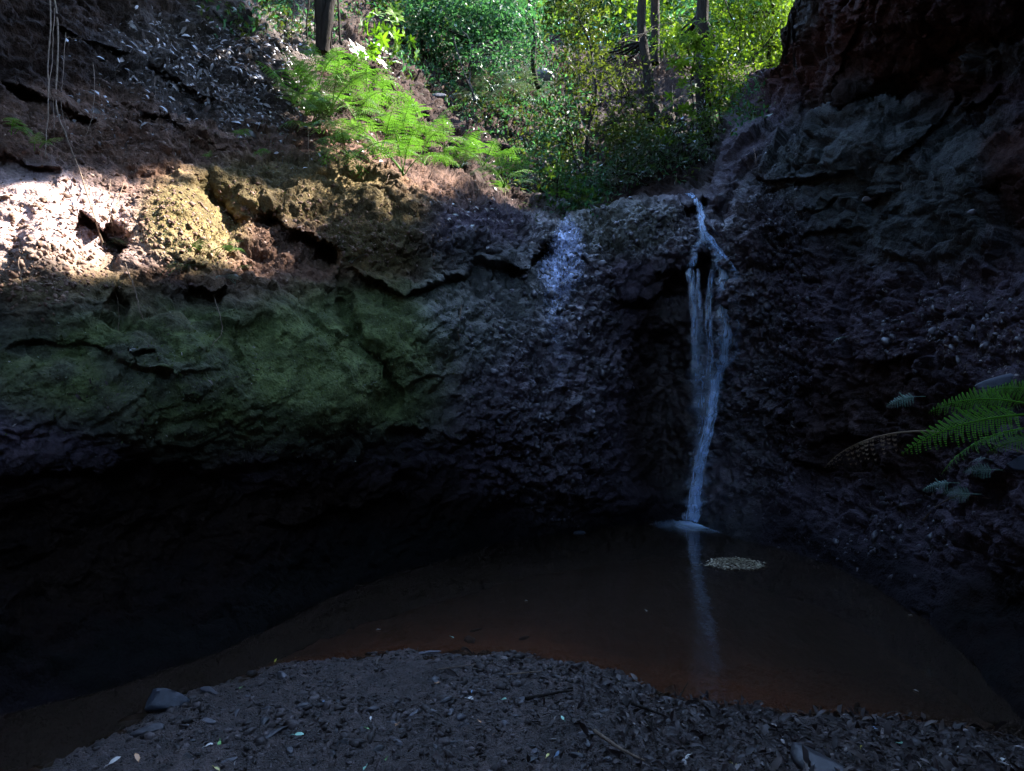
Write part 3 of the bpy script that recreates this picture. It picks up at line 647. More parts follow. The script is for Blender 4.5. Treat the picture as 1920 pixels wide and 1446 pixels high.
# leaf clumps added along the sun rays to shade pool, moss bulge and gravel
gxx, gyy = rng.uniform(-100, 1500, 60000), rng.uniform(-60, 1440, 60000); kk_ = (gyy > 380) | (gxx < 560 + (gyy + 60) * .9); gxx, gyy = gxx[kk_], gyy[kk_]; q0 = surfv(gxx, gyy); low = q0[:, 2] < 0
q0[low] = np.stack([(gxx[low] - CX) / FPX * shoreY(np.maximum(gyy[low], 800)), shoreY(np.maximum(gyy[low], 800)), 0 * gxx[low]], 1)
tt_ = (rng.uniform(13.5, 17.5, len(q0)) - q0[:, 2]) / S[2]; q0 = q0 + S * tt_[:, None]; q0 = q0[(rng.random(len(q0)) < sun_keep(q0)) & (q0[:, 1] < 14)]
cp = np.concatenate([cp, cp2, q0[:28000]])
acc = Acc()
for q in range(5):
    m = len(cp); rd = unit(rng.normal(size=(m, 3)))
    leaves(acc, cp + rd * .12, unit(rd + [0, 0, -.3]), unit(np.array([0, 0, 1]) + .45 * rng.normal(size=(m, 3))), rng.uniform(.20, .34, m), rng.uniform(.10, .17, m), None, 'quad', .12)
tag(obj('shade_canopy', acc.mesh('shade_canopy', M['leaf_dark'])), 'dense leafy canopy added unseen above the ravine to shade it', 'foliage', kind='stuff')
# ------------------------------------------------------------------ stones
def stone_shape(r, sub=1, flat=.6, jag=.28):
    import bmesh
    bm = bmesh.new(); bmesh.ops.create_icosphere(bm, subdivisions=sub, radius=1)
    V = np.array([v.co[:] for v in bm.verts]); F = np.array([[v.index for v in f.verts] for f in bm.faces]); bm.free()
    for _ in range(5):
        d = unit(r.normal(size=3)); c = r.uniform(.45, .8); s = V @ d; V = V - np.clip(s - c, 0, None)[:, None] * d
    V = V * (1 + jag * .3 * r.normal(size=(len(V), 1))) * [1, r.uniform(.6, .95), flat * r.uniform(.6, 1.1)]
    return V, F
SH = [stone_shape(np.random.default_rng(k), 1) for k in range(14)]
SH2 = [stone_shape(np.random.default_rng(50 + k), 3, .7, .03) for k in range(8)]
def rotm(a, b, c):
    return np.array(Matrix.Rotation(a, 3, 'Z') @ Matrix.Rotation(b, 3, 'X') @ Matrix.Rotation(c, 3, 'Y'))
def scatter_stones(name, pts, nrm, size, mat, tones, sink=.3, kind='stuff', label=None, cat=None):
    acc = Acc()
    for k in range(len(pts)):
        V, F = SH[k % 14]; n = nrm[k]; t = unit(np.cross(n, rng.normal(size=3))); b = np.cross(n, t); B = np.stack([t, b, n], 0)
        acc.add((V * size[k]) @ B + pts[k] + n * size[k] * (.3 - sink), F, tones[k])
    o = obj(name, acc.mesh(name, mat)); tag(o, label, cat, kind=kind); return o
def stone_material(name, stops, rough=.45, spec=.5, sc=40):
    t = NT(name); a = t.n('Attribute', attribute_name='tone'); g = t.n('NewGeometry'); n = t.noise(sc, 6, .65, g.outputs['Position'])
    cr = t.ramp(a.outputs['Fac'], stops); v = t.ramp(n.outputs[0], [(.3, (.6, .6, .6)), (.7, (1.35, 1.3, 1.3))])
    b = t.n('BsdfPrincipled'); t.l(t.mix(cr.outputs[0], v.outputs[0], 1.0, 'MULTIPLY'), b.inputs['Base Color']); b.inputs['Roughness'].default_value = rough; b.inputs['Specular IOR Level'].default_value = spec
    bp = t.n('Bump'); bp.inputs['Distance'].default_value = .006; bp.inputs['Strength'].default_value = .7; t.l(n.outputs[0], bp.inputs['Height']); t.l(bp.outputs[0], b.inputs['Normal'])
    t.l(b.outputs[0], t.out.inputs[0]); return t.m
M['rubble'] = stone_material('rubble_stone', [(0, (.020, .018, .022)), (.6, (.055, .050, .062)), (1, (.13, .12, .14))], .36, .6)
M['pebble'] = stone_material('pebble_stone', [(0, (.010, .007, .006)), (.55, (.056, .044, .042)), (.9, (.15, .12, .118)), (1, (.30, .26, .25))], .55, .3, 70)
M['crumb'] = stone_material('earth_crumb', [(0, (.06, .035, .025)), (.6, (.16, .10, .07)), (1, (.34, .25, .20))], .85, .2)
# rubble standing out of the wet rock beside both falls
x_, y_ = pick(5200, [(1040, 740, 120, 210, 3), (1080, 520, 80, 90, 1.4), (1440, 600, 75, 280, 3), (1250, 440, 90, 45, 1), (960, 620, 90, 120, .7), (1760, 620, 150, 80, .7), (1420, 860, 90, 90, .6), (1640, 980, 160, 90, .4)])
pp, nn = surfv(x_, y_), surfnv(x_, y_); sz = np.clip(rng.lognormal(-4.05, .5, len(pp)), .007, .075)
scatter_stones('cliff_rubble', pp, unit(nn + .5 * rng.normal(size=nn.shape)), sz, M['rubble'], rng.beta(2, 3, len(pp)), .35, 'structure')
x_, y_ = pick(3800, [(200, 420, 260, 90, 3), (520, 430, 200, 80, 2), (260, 250, 240, 110, 1.2), (740, 440, 120, 60, .8), (80, 520, 120, 50, .8)])
pp, nn = surfv(x_, y_), surfnv(x_, y_); sz = np.clip(rng.lognormal(-4.4, .45, len(pp)), .004, .035)
scatter_stones('bank_crumbs', pp, unit(nn + .5 * rng.normal(size=nn.shape)), sz, M['crumb'], rng.beta(2, 2.5, len(pp)), .3, 'structure')

# ------------------------------------------------------------------ gravel, litter
def onbed(x, y): return np.stack([x, y, bedz(x, y)], 1)
gxr, gyr = rng.uniform(-2.6, 3.0, 26000), rng.uniform(2.75, 4.5, 26000)
pb = onbed(gxr, gyr); keep = (pb[:, 2] > -.035) & (np.abs(gxr) < gyr * .74)
pb = pb[keep][:9500]; sz = np.clip(rng.lognormal(-4.75, .55, len(pb)), .004, .036)
dens = fbm(pb * [1.5, 1.5, 0], 3, 33); sz = sz * (1 + .8 * np.clip(dens, -.5, 1))
scatter_stones('gravel', pb, unit(np.array([0, 0, 1]) + .35 * rng.normal(size=pb.shape)), sz, M['pebble'], rng.beta(2, 3.2, len(pb)), .2, 'stuff', 'dark wet gravel covering the bank at the near edge of the pool', 'gravel')
def litter_material(name, stops, rough=.4, gloss=.14):
    t = NT(name); a = t.n('Attribute', attribute_name='tone'); cr = t.ramp(a.outputs['Fac'], stops)
    b = t.n('BsdfPrincipled'); t.l(cr.outputs[0], b.inputs['Base Color']); b.inputs['Roughness'].default_value = rough; b.inputs['Specular IOR Level'].default_value = gloss * 4
    t.l(b.outputs[0], t.out.inputs[0]); return t.m
M['litter'] = litter_material('dead_leaves', [(0, (.010, .006, .006)), (.5, (.032, .020, .018)), (.72, (.055, .040, .034)), (.8, (.15, .12, .11)), (1, (.34, .30, .28))], .55, .07)
M['litter_pale'] = litter_material('pale_glint_leaves', [(0, (.025, .016, .013)), (.5, (.065, .045, .038)), (.8, (.17, .14, .13)), (1, (.48, .44, .46))], .35, .18)  # glints on the hillside leaves put into the colour as pale tones
def litter(name, pts, nrm, L, label, mat='litter', lift=.004, tonep=(1.3, 2.6), stand=.45):
    acc = Acc(); m = len(pts); n2 = unit(nrm + stand * rng.normal(size=nrm.shape)); d = np.cross(n2, unit(rng.normal(size=n2.shape)))
    leaves(acc, pts + nrm * lift, d, n2, L, L * rng.uniform(.28, .48, m), rng.beta(*tonep, m), 'oval', .18)
    return tag(obj(name, acc.mesh(name, M[mat])), label, 'leaf litter', kind='stuff')
lx, ly = rng.uniform(-1.5, 3.0, 30000), rng.uniform(2.7, 4.4, 30000); pl = onbed(lx, ly)
pd = sm(-.15, .75, lx + .25 * fbm(pl * 2, 3, 44) - .35 * np.clip(ly - 3.6, 0, 1)); k = (rng.random(len(pl)) < .06 + .94 * pd) & (pl[:, 2] > -.012) & (np.abs(lx) < ly * .74); pl = pl[k][:4600]
pl[:, 2] += rng.uniform(0, .025, len(pl)) * sm(0, 1, pl[:, 0])
litter('leaf_litter', pl, np.tile([0, 0, 1.0], (len(pl), 1)), np.clip(rng.lognormal(-3.45, .5, len(pl)), .008, .085), 'dark wet leaf litter matted over the right half of the gravel bank', stand=.6)
x_, y_ = pick(3200, [(420, 130, 150, 90, 3), (330, 80, 160, 60, 1.2), (480, 200, 90, 60, 1.5), (540, 70, 60, 50, 1.2), (260, 200, 150, 70, .8), (620, 250, 120, 90, .5), (960, 260, 120, 70, 1), (900, 400, 80, 50, .6), (700, 130, 60, 50, .5)])
pp, nn = surfv(x_, y_), surfnv(x_, y_)
litter('hillside_litter', pp, nn, np.clip(rng.lognormal(-2.95, .38, len(pp)), .02, .12), 'fallen leaves glinting on the steep soil of the left hillside', 'litter_pale', stand=.5, tonep=(1.4, 2))
x_, y_ = pick(900, [(1800, 600, 130, 80, 2), (1860, 660, 80, 50, 2), (1500, 760, 90, 120, .7), (1650, 950, 200, 80, .6), (1000, 550, 120, 100, .8), (300, 720, 260, 90, .5), (1700, 330, 150, 60, .3)])
pp, nn = surfv(x_, y_), surfnv(x_, y_)
litter('scattered_leaves', pp, nn, np.clip(rng.lognormal(-3.7, .4, len(pp)), .01, .05), 'small pale fallen leaves stuck to the rock walls', stand=.35, tonep=(3, 2))
# needle-fine twigs and stalks in the litter
a = Acc(); n_ = 420; tx, ty = rng.uniform(-.6, 2.6, n_), rng.uniform(2.8, 4.1, n_); tp_ = onbed(tx, ty); kk_ = tp_[:, 2] > 0; tp_ = tp_[kk_]
for p_ in tp_:
    L_ = rng.uniform(.03, .16); an_ = rng.uniform(0, 6.28); d_ = np.array([math.cos(an_), math.sin(an_), rng.uniform(-.1, .25)]) * L_
    tube(a, spline([p_ + [0, 0, .012], p_ + d_ * .5 + rng.normal(size=3) * L_ * .06 + [0, 0, .015], p_ + d_ + [0, 0, .012]], 5), rng.uniform(.001, .0028), .0007, 4)
M['twig'] = bark_material('twig_brown', (.02, .014, .012), (.07, .055, .048))
tag(obj('twig_litter', a.mesh('twig_litter', M['twig'])), 'fine twigs and stalks mixed through the leaf litter on the bank', 'twigs', kind='stuff')
# low moss and seedlings on the green bulge
x_, y_ = pick(9000, [(420, 700, 430, 110, 3), (680, 660, 170, 120, 2), (820, 620, 110, 80, 1), (560, 350, 150, 50, .8), (1140, 430, 110, 50, .5), (500, 260, 120, 60, .6), (350, 430, 90, 70, .6), (700, 440, 110, 60, .8), (650, 820, 300, 60, .8)])
pp, nn = surfv(x_, y_), surfnv(x_, y_); acc = Acc(); m = len(pp)
leaves(acc, pp, unit(nn + .8 * rng.normal(size=nn.shape) - [0, 0, .4]), unit(rng.normal(size=nn.shape) + nn), np.clip(rng.lognormal(-4.2, .4, m), .006, .04), np.clip(rng.lognormal(-5.0, .4, m), .003, .016), None, 'quad', .2)
M['moss'] = leaf_material('moss', (.030, .050, .016), (.075, .095, .03), .25, .6, .06)
tag(obj('moss', acc.mesh('moss', M['moss'])), 'low moss and tiny seedlings growing over the green rock bulge', 'moss', kind='stuff')

# individually placed stones
M['stone'] = stone_material('stone_grey', [(0, (.016, .015, .017)), (1, (.085, .08, .09))], .5, .45, 30)
M['stone_blue'] = stone_material('stone_blue_grey', [(0, (.012, .015, .021)), (1, (.05, .058, .078))], .55, .4, 26)
def stone(loc, size, label, cat='stone', mat='stone', k=None, rot=None, sc=(1, 1, 1), name='stone', group=None, sink=.25, tone=None):
    V, F = SH2[rng.integers(0, 8) if k is None else k]; a = Acc()
    V = V * np.array(sc) * size * (1 + (.16 * fbm(V * 1.6 + rng.uniform(0, 50), 5, 2, .6)))[:, None]
    a.add(V, F, rng.uniform(.2, .8) if tone is None else tone); o = obj(name, a.mesh(name, M[mat], size > .12)); o.location = Vector(loc) + Vector((0, 0, size * sc[2] * (.45 - sink)))
    o.rotation_euler = rot or (rng.uniform(-.2, .2), rng.uniform(-.2, .2), rng.uniform(0, 6.3)); return tag(o, label, cat, group)
def bedpt(px, py):
    Y = shoreY(py); 
    for _ in range(6):
        x = (px - CX) / FPX * Y; z = float(bedz(np.array([x]), np.array([Y]))[0]); Y = (CAMZ - z) * FPX / (py - CY)
    return np.array([(px - CX) / FPX * Y, Y, z])
stone(bedpt(300, 1335) + [0, .02, .03], .115, 'large blue-grey boulder at the left end of the gravel bank', 'boulder', 'stone_blue', 2, (0, .1, .3), (1.1, .8, .95), 'boulder', tone=.5)
stone(bedpt(262, 1352), .085, 'low blue-grey slab leaning against the large boulder on the left', 'rock', 'stone_blue', 4, (0, .1, .6), (1.3, .7, .5), tone=.4)
stone(bedpt(30, 1435), .12, 'smooth blue-grey rock in the bottom left corner', 'rock', 'stone_blue', 1, (0, 0, .2), (1.2, .9, .7), tone=.15)
stone(bedpt(280, 1372), .06, 'angular brown stone in front of the large blue-grey boulder', mat='stone', k=3, sc=(1.5, .8, .6), tone=.5)
stone(bedpt(392, 1297), .055, 'flat brownish stone sloping beside the boulder at the shoreline', mat='stone', k=5, sc=(1.7, .8, .4), tone=.7)
stone(bedpt(880, 1203), .05, 'lumpy grey stone breaking the water off the tip of the gravel bank', k=0, sc=(1.3, 1, .8), tone=1)
stone(bedpt(872, 1222), .05, 'brown stone on the tip of the gravel bank behind the waterline', k=6, sc=(1.6, .8, .6), tone=.6)
stone(bedpt(790, 1228), .07, 'flat grey slab at the top edge of the gravel bank', k=5, sc=(1.8, .8, .3), tone=.9)
stone(bedpt(982, 1203) + [0, 0, .02], .035, 'pale violet stone in the shallows right of the bank tip', k=1, sc=(1.3, .8, .7), tone=1)
stone(bedpt(892, 1187) + [0, 0, .02], .035, 'thin pale stone farthest out in the shallows', k=1, sc=(1.8, .8, .4), tone=1)
stone(bedpt(1262, 1300), .075, 'reddish rounded stone at the waterline right of the bank', k=2, sc=(1.2, .9, .8), mat='crumb', tone=.3)
stone(bedpt(1530, 1438), .12, 'grey rock with a hollow at the bottom edge, right half', 'rock', k=3, sc=(1.4, .9, .5), tone=.15)
stone(bedpt(515, 1378), .055, 'dark flat stone casting a shadow left of the middle of the bank', k=4, sc=(1.7, .8, .5), tone=.3)
stone(at(1085, 1001, shoreY(1001)), .085, 'pale blue stone lying in the pool against the far cliff', k=1, mat='stone_blue', sc=(1.3, .7, .5), tone=1)
stone(at(1612, 1072, shoreY(1075) - .1), .06, 'small pale stone on the right shore of the pool', k=2, sc=(1, .8, .8), tone=1)
stone(bedpt(1607, 1335), .045, 'pale upright stone at the waterline on the right', k=2, sc=(.7, .7, 1.7), tone=.8, rot=(.2, .1, .3))
gp = 'small stones lying on the gravel bank'
for k in range(70):
    px_ = rng.uniform(320, 1150); py_ = rng.uniform(1262, 1430)
    reg = 'left part' if px_ < 600 else ('middle' if px_ < 880 else 'right part')
    row = 'near the waterline' if py_ < 1310 else ('halfway down' if py_ < 1370 else 'along the bottom edge')
    s = rng.uniform(.014, .038)
    stone(bedpt(px_, py_), s, f"{'flat' if k % 2 else 'rounded'} dark grey stone {row} in the {reg} of the gravel bank", sc=(1.4, .9, .45 if k % 2 else .8), group=gp, tone=rng.uniform(0, 1) ** 1.5)
for px_, py_, s, lab in [(1745, 562, .045, 'pale flat stone set upright in the right bank'), (1625, 372, .06, 'pale triangular stone face in the dark right wall'), (1700, 685, .06, 'violet-grey stone jutting from the right bank'), (1760, 625, .07, 'long flat grey stone in the right bank'), (1850, 590, .05, 'small blue-grey stone high on the right bank'), (1865, 690, .05, 'grey stone above the long slab at the right edge'), (1830, 400, .05, 'round grey stone in the right wall')]:
    stone(surf(px_, py_, -.01), s, lab, k=int(px_) % 8, sc=(1.3, .6, .8), sink=.45, tone=.9)
stone(surf(1890, 712, 0), .17, 'long smooth grey slab at the right edge above the ferns', 'rock', k=1, sc=(1.4, .8, .35), rot=(0, -.2, .2), tone=.9, mat='stone_blue')
stone(surf(1912, 875, .15), .09, 'blue-grey rock at the right edge below the green fern', 'rock', k=2, mat='stone_blue', tone=.9, sc=(1, .9, 1))
stone(surf(245, 665, 0), .075, 'dark glistening clod of wet leaves on the moss bulge', 'clod', k=6, sc=(1.4, .7, .7), mat='rubble', tone=.1)
stone(surf(822, 185, 0), .16, 'pale violet boulder behind the ferns', 'boulder', k=2, mat='stone', tone=1)
stone(surf(1020, 150, .1), .30, 'large dark boulder below the thin leaning tree', 'boulder', k=3, mat='stone', tone=.4, sc=(.8, .8, 1.3))
stone(surf(895, 140, .1), .16, 'dark round stone on the slope under the hanging branch', 'boulder', k=0, mat='stone', tone=.1)

# coloured leaves
def leafcol(name, c, tr=.3): return litter_material(name, [(0, c), (1, c)], .45, .2)
LC = {'yellow': leafcol('leaf_yellow', (.50, .42, .06)), 'green': leafcol('leaf_fresh_green', (.16, .38, .08)), 'mint': leafcol('leaf_pale_green', (.26, .52, .38)), 'orange': leafcol('leaf_orange', (.50, .22, .06)), 'pale': leafcol('leaf_pale', (.52, .47, .42)), 'blue-grey': leafcol('leaf_blue_grey', (.26, .38, .55)), 'brown': leafcol('leaf_brown', (.30, .15, .09))}
def one_leaf(p, col, L, label, w=.45, n=None, group=None, lift=.012):
    a = Acc(); n = unit(np.array([0, -.25, 1.0]) + .3 * rng.normal(size=3)) if n is None else n; d = np.cross(n, unit(rng.normal(size=3)))
    leaves(a, np.zeros((1, 3)), d, n, L, L * w, .5, 'oval', .12)
    st = spline([[0, 0, 0], list(-d * L * .2 + n * .004), list(-d * L * .35)], 6); tube(a, st, .0012, .0008, 4)
    o = obj('fallen_leaf', a.mesh('fallen_leaf', LC[col])); o.location = p + n * lift; return tag(o, label, 'leaf', group)
for px_, py_, c, L, lab in [
 (517, 1246, 'yellow', .035, 'yellow leaf at the waterline on the left part of the bank'), (555, 1236, 'yellow', .014, 'tiny yellow leaf at the waterline right of the larger yellow one'), (606, 1321, 'blue-grey', .045, 'pale blue leaf on the gravel left of the middle'),
 (413, 1393, 'green', .04, 'fresh green leaf near the bottom on the left'), (385, 1403, 'pale', .035, 'pale narrow leaf just left of the fresh green leaf'), (455, 1292, 'green', .022, 'small green leaf on the upper left of the bank'),
 (553, 1381, 'mint', .045, 'pale green narrow leaf in the lower left of the bank'), (687, 1369, 'green', .035, 'yellow-green curved leaf in the lower middle'), (747, 1362, 'orange', .045, 'torn orange-yellow leaf in the middle of the gravel'), (694, 1354, 'pale', .025, 'pale leaf above the yellow-green curved leaf'),
 (818, 1285, 'orange', .022, 'small orange leaf in the upper middle of the bank'), (875, 1312, 'pale', .045, 'long pale leaf in the centre of the bank'), (943, 1315, 'mint', .035, 'mint green leaf right of the centre of the bank'), (886, 1302, 'blue-grey', .02, 'small violet-blue leaf just above the long pale leaf'),
 (897, 1355, 'orange', .022, 'small orange leaf below the mint green leaf'), (998, 1334, 'orange', .025, 'orange-brown leaf right of centre'), (1058, 1354, 'mint', .03, 'whitish green leaf where gravel meets the leaf litter'), (925, 1384, 'brown', .05, 'reddish brown leaf near the bottom middle'),
 (690, 1440, 'mint', .04, 'pale green leaf cut by the bottom edge'), (727, 1425, 'green', .03, 'green leaf near the bottom edge left of the middle'), (400, 1443, 'yellow', .03, 'yellow-green leaf at the bottom edge on the left'), (205, 1437, 'pale', .05, 'pale leaf at the bottom edge far left'), (258, 1433, 'orange', .05, 'curled tan leaf at the bottom edge beside the pale one'), (442, 1435, 'pale', .03, 'grey-white leaf near the bottom edge, left'),
 (1025, 1425, 'yellow', .03, 'yellow leaf in the dark litter at the bottom'), (1037, 1418, 'blue-grey', .035, 'blue-white leaf touching the yellow leaf at the bottom'), (1088, 1415, 'yellow', .022, 'small yellow leaf in the litter right of the blue-white leaf'), (1371, 1436, 'yellow', .025, 'small yellow leaf at the bottom edge right of the middle'),
 (1550, 1408, 'yellow', .025, 'bright yellow leaf by the hollow rock'), (1612, 1407, 'yellow', .025, 'cream yellow leaf right of the hollow rock'), (1685, 1398, 'mint', .045, 'bright mint leaf on the litter at the right'), (1645, 1370, 'blue-grey', .03, 'pale violet leaf near the right waterline'), (1493, 1340, 'yellow', .02, 'pale yellow leaf at the waterline in the right half'), (1508, 1408, 'yellow', .015, 'tiny yellow leaf left of the hollow rock'),
 (1810, 1405, 'pale', .05, 'long pale leaf in the lower right litter'), (1885, 1425, 'pale', .035, 'pale leaf in the bottom right corner'), (1822, 1370, 'pale', .035, 'pale curved leaf standing on the lower right litter'), (1295, 1418, 'pale', .035, 'rounded pale leaf at the bottom middle right')]:
    one_leaf(bedpt(px_, py_), c, L, lab)
fl = [(1720, 1298, 'pale', 'pale leaf floating on the dark water at the right'), (1210, 1145, 'pale', 'small pale leaf floating in the middle of the pool'), (1705, 1155, 'pale', 'pale fleck of leaf floating near the right shore'), (712, 1182, 'pale', 'pale leaf floating left of the bank tip'), (988, 1128, 'pale', 'tiny pale leaf floating in the open middle'), (845, 1195, 'mint', 'greenish leaf in the water left of the lumpy stone')]
for px_, py_, c, lab in fl: one_leaf(at(px_, py_, shoreY(py_)) + [0, 0, .003], c, .03, lab, n=np.array([0, 0, 1.0]), lift=.002)

# sticks
def stick(pts, r, label, mat='bark', cat='stick', name='stick', group=None, n=14):
    a = Acc(); base = np.asarray(pts[0], float); q = spline(np.asarray(pts) - base, n); tube(a, q, r, r * .4, 6, .5, .06); o = obj(name, a.mesh(name, M[mat], True)); o.location = base; return tag(o, label, cat, group)
up = np.array([0, 0, .02])
stick([bedpt(950, 1272) + up, bedpt(985, 1272) + up * 1.5, bedpt(1015, 1266) + up], .006, 'thin curved twig in the upper right of the gravel', 'root')
stick([bedpt(985, 1318) + up, bedpt(1040, 1307) + up, bedpt(1075, 1302) + up], .009, 'dark straight stick right of the centre')
stick([bedpt(1115, 1388) + up * 2, bedpt(1165, 1428) + up * 2.5, bedpt(1210, 1446) + up * 2], .009, 'pale broken stick pointing to the bottom edge', 'root')
stick([bedpt(1185, 1335) + up * 2, bedpt(1225, 1350) + up * 2, bedpt(1250, 1352) + up], .008, 'dark stick on the litter by the waterline')
stick([bedpt(1270, 1320) + up, bedpt(1290, 1300) + up * 3], .006, 'short black twig beside the reddish stone')
stick([bedpt(1210, 1365) + up * 2, bedpt(1225, 1400) + up * 3, bedpt(1235, 1440) + up * 2], .005, 'thin twig lying towards the viewer in the litter')
stick([bedpt(1470, 1375) + up, bedpt(1520, 1386) + up * 2], .005, 'thin twig on the litter in the right half')
stick([bedpt(820, 1187 + 75) + up, bedpt(1000, 1238) + up], .003, 'hair-thin stem across the upper part of the gravel', 'root')

# floating mat of small leaves
c0 = at(1380, 1058, shoreY(1058)); a = Acc(); n_ = 900
an = rng.uniform(0, 2 * math.pi, n_); rr_ = .235 * np.sqrt(rng.random(n_)) * (1 + .05 * np.sin(an * 2 + 1) + .03 * np.sin(an * 7) + .03 * rng.normal(size=n_)); q = np.stack([np.cos(an) * rr_ , np.sin(an) * rr_ * .95, rng.uniform(.003, .014, n_)], 1)
tail = np.stack([-.22 - rng.random(14) * .12, rng.normal(size=14) * .03 - .03, np.full(14, .004)], 1); q = np.concatenate([q, tail])
rim = rr_ > .19; tn = np.concatenate([np.where(rng.random(n_) < .10 + .3 * rim, .98, rng.uniform(.25, .72, n_)), np.full(14, .95)])
leaves(a, q, unit(rng.normal(size=q.shape) * [1, 1, .12]), unit(np.array([0, 0, 1]) + .25 * rng.normal(size=q.shape)), rng.uniform(.02, .038, len(q)), rng.uniform(.010, .018, len(q)), tn, 'oval', .1)
M['raft'] = litter_material('tan_leaves', [(0, (.06, .045, .028)), (.6, (.17, .13, .075)), (.8, (.24, .20, .12)), (1, (.60, .52, .36))], .6, .1)
o = obj('leaf_raft', a.mesh('leaf_raft', M['raft'])); o.location = c0; tag(o, 'round mat of small tan leaves floating on the pool near the waterfall', 'floating leaves')
# ------------------------------------------------------------------ the waterfall: overlapping streams and veils of white water
def fall_material(name, col, dens, streak=14, thr=(.25, .75)):
    t = NT(name); uv = t.n('UVMap', uv_map='UVMap'); sp = t.n('SeparateXYZ'); t.l(uv.outputs[0], sp.inputs[0])
    mp = t.n('Mapping'); mp.inputs['Scale'].default_value = (streak, 1.4, 1); t.l(uv.outputs[0], mp.inputs[0]); n = t.noise(1.0, 5, .65, mp.outputs[0])
    oi = t.n('ObjectInfo'); t.l(oi.outputs['Random'], t.t.nodes.new('NodeReroute').inputs[0])
    st = t.ramp(n.outputs[0], [(thr[0], (0, 0, 0)), (thr[1], (1, 1, 1))])
    u = sp.outputs[0]; edge = t.math('MULTIPLY', t.math('MULTIPLY', u, t.math('SUBTRACT', 1.0, u)), 4.0, clamp=True)
    e2 = t.math('POWER', edge, 2.2); dn = t.n('Attribute', attribute_name='tone')
    al = t.math('MULTIPLY', t.math('MULTIPLY', t.math('MULTIPLY_ADD', st.outputs[0], .86, .14), e2), t.math('MULTIPLY', dn.outputs['Fac'], dens), clamp=True)
    d = t.n('BsdfDiffuse'); d.inputs[0].default_value = col + (1,); tr = t.n('BsdfTranslucent'); tr.inputs[0].default_value = col + (1,)
    m = t.n('MixShader'); m.inputs[0].default_value = .45; t.l(d.outputs[0], m.inputs[1]); t.l(tr.outputs[0], m.inputs[2])
    g = t.n('BsdfGlossy'); g.inputs['Roughness'].default_value = .25; m3 = t.n('MixShader'); m3.inputs[0].default_value = .12; t.l(m.outputs[0], m3.inputs[1]); t.l(g.outputs[0], m3.inputs[2])
    tp = t.n('BsdfTransparent'); m2 = t.n('MixShader'); t.l(al, m2.inputs[0]); t.l(tp.outputs[0], m2.inputs[1]); t.l(m3.outputs[0], m2.inputs[2]); t.l(m2.outputs[0], t.out.inputs[0]); return t.m
WCOL = (.54, .73, 1.0)  # blue of the reflected sky put into the water's colour
M['stream'] = fall_material('white_water', WCOL, 1.9, 6, (.42, .74))
M['veil'] = fall_material('thin_water_veil', WCOL, .8, 12, (.35, .72))
wf = empty('waterfall', at(1297, 975, shoreY(976))); tag(wf, 'narrow white waterfall splitting into strands down the dark rock into the pool', 'waterfall')
WO = np.array(wf.location)
def depth_of(px, py): return surf(px, py)[1]
def ribbon(name, pts, mat, bow=.5, off=.07, n=40, m=9, fadein=.06, fadeout=.06, Y=None):
    """pts: (px, py, half-width px, density) or with distance; a bowed sheet of falling water"""
    P_ = np.array(pts, float); t = np.linspace(0, len(P_) - 1, n); q = spline(np.concatenate([P_, np.zeros((len(P_), 0))], 1), n)
    V, T, UV = [], [], []; L = 0; prev = None
    dp = np.array([depth_of(a_[0], min(a_[1], 950)) for a_ in q]); dp = np.array([dp[max(0, i_ - 5):i_ + 6].min() for i_ in range(n)]); dp = np.array([dp[max(0, i_ - 4):i_ + 5].mean() for i_ in range(n)]) - off
    for k in range(n):
        x, y, w, dn = q[k][:4]; w = w * (1.25 if y < 690 else 1.45) + .7; yy = dp[k] if Y is None else min(dp[k], np.interp(y, Y[0], Y[1]))
        x = x + .9 * math.sin(k * .7 + P_[0][0]) + rng.normal() * .35; w = w * (1 + .3 * math.sin(k * .9 + P_[0][1]) + .18 * rng.normal() * (1 if n < 45 else .4)); c = at(x, y, yy); ww = max(w, .4) / FPX * yy
        if prev is not None: L += np.linalg.norm(c - prev)
        prev = c; tt = k / (n - 1); fd = min(1, tt / fadein + .02) * min(1, (1 - tt) / fadeout + .02)
        for j in range(m):
            u = j / (m - 1) * 2 - 1; V.append(c + [u * ww, -ww * bow * .35 * (1 - u * u), 0]); UV.append((j / (m - 1), L * 2.2 + x * .37)); T.append(dn * fd * (1 + .7 * float(sm(690, 800, y)) * (mat == 'stream')))
    V = np.array(V); i = np.arange((n - 1))[:, None] * m + np.arange(m - 1); F = np.stack([i, i + m, i + m + 1, i + 1], -1).reshape(-1, 4)
    return obj(name, npmesh(name, V - WO, F, M[mat], True, uv=UV, col={'tone': np.array(T)}), wf)
_rib = ribbon
def ribbon(name, pts, mat, *a, **k):
    _rib(name, pts, mat, *a, **k)
    if mat == 'stream':
        for j in range(4):
            o_ = rng.uniform(-1, 1); f_ = rng.uniform(-.4, .4); m_ = len(pts)
            _rib('strand', [(p_[0] + p_[2] * 1.25 * (o_ + f_ * i_ / m_), p_[1] + rng.uniform(-3, 3), rng.uniform(.5, 1.1), p_[3] * rng.uniform(.5, 1.2)) for i_, p_ in enumerate(pts)], mat, *a, **dict(k, m=5))
ribbon('stream', [(1281, 360, 2, .6), (1291, 363, 4, .9), (1300, 370, 4.5, .9), (1306, 384, 3.5, .5)], 'stream', .4, .03)
ribbon('stream', [(1307, 376, 3, .4), (1311, 395, 3.5, .8), (1312, 418, 3, .7), (1316, 436, 4, .6), (1320, 456, 6, .3)], 'stream', .5, .04)
ribbon('stream', [(1314, 384, 2.5, .4), (1318, 405, 3, .7), (1319, 425, 3.5, .8), (1327, 442, 4, .8), (1334, 456, 5, .5)], 'stream', .5, .05)
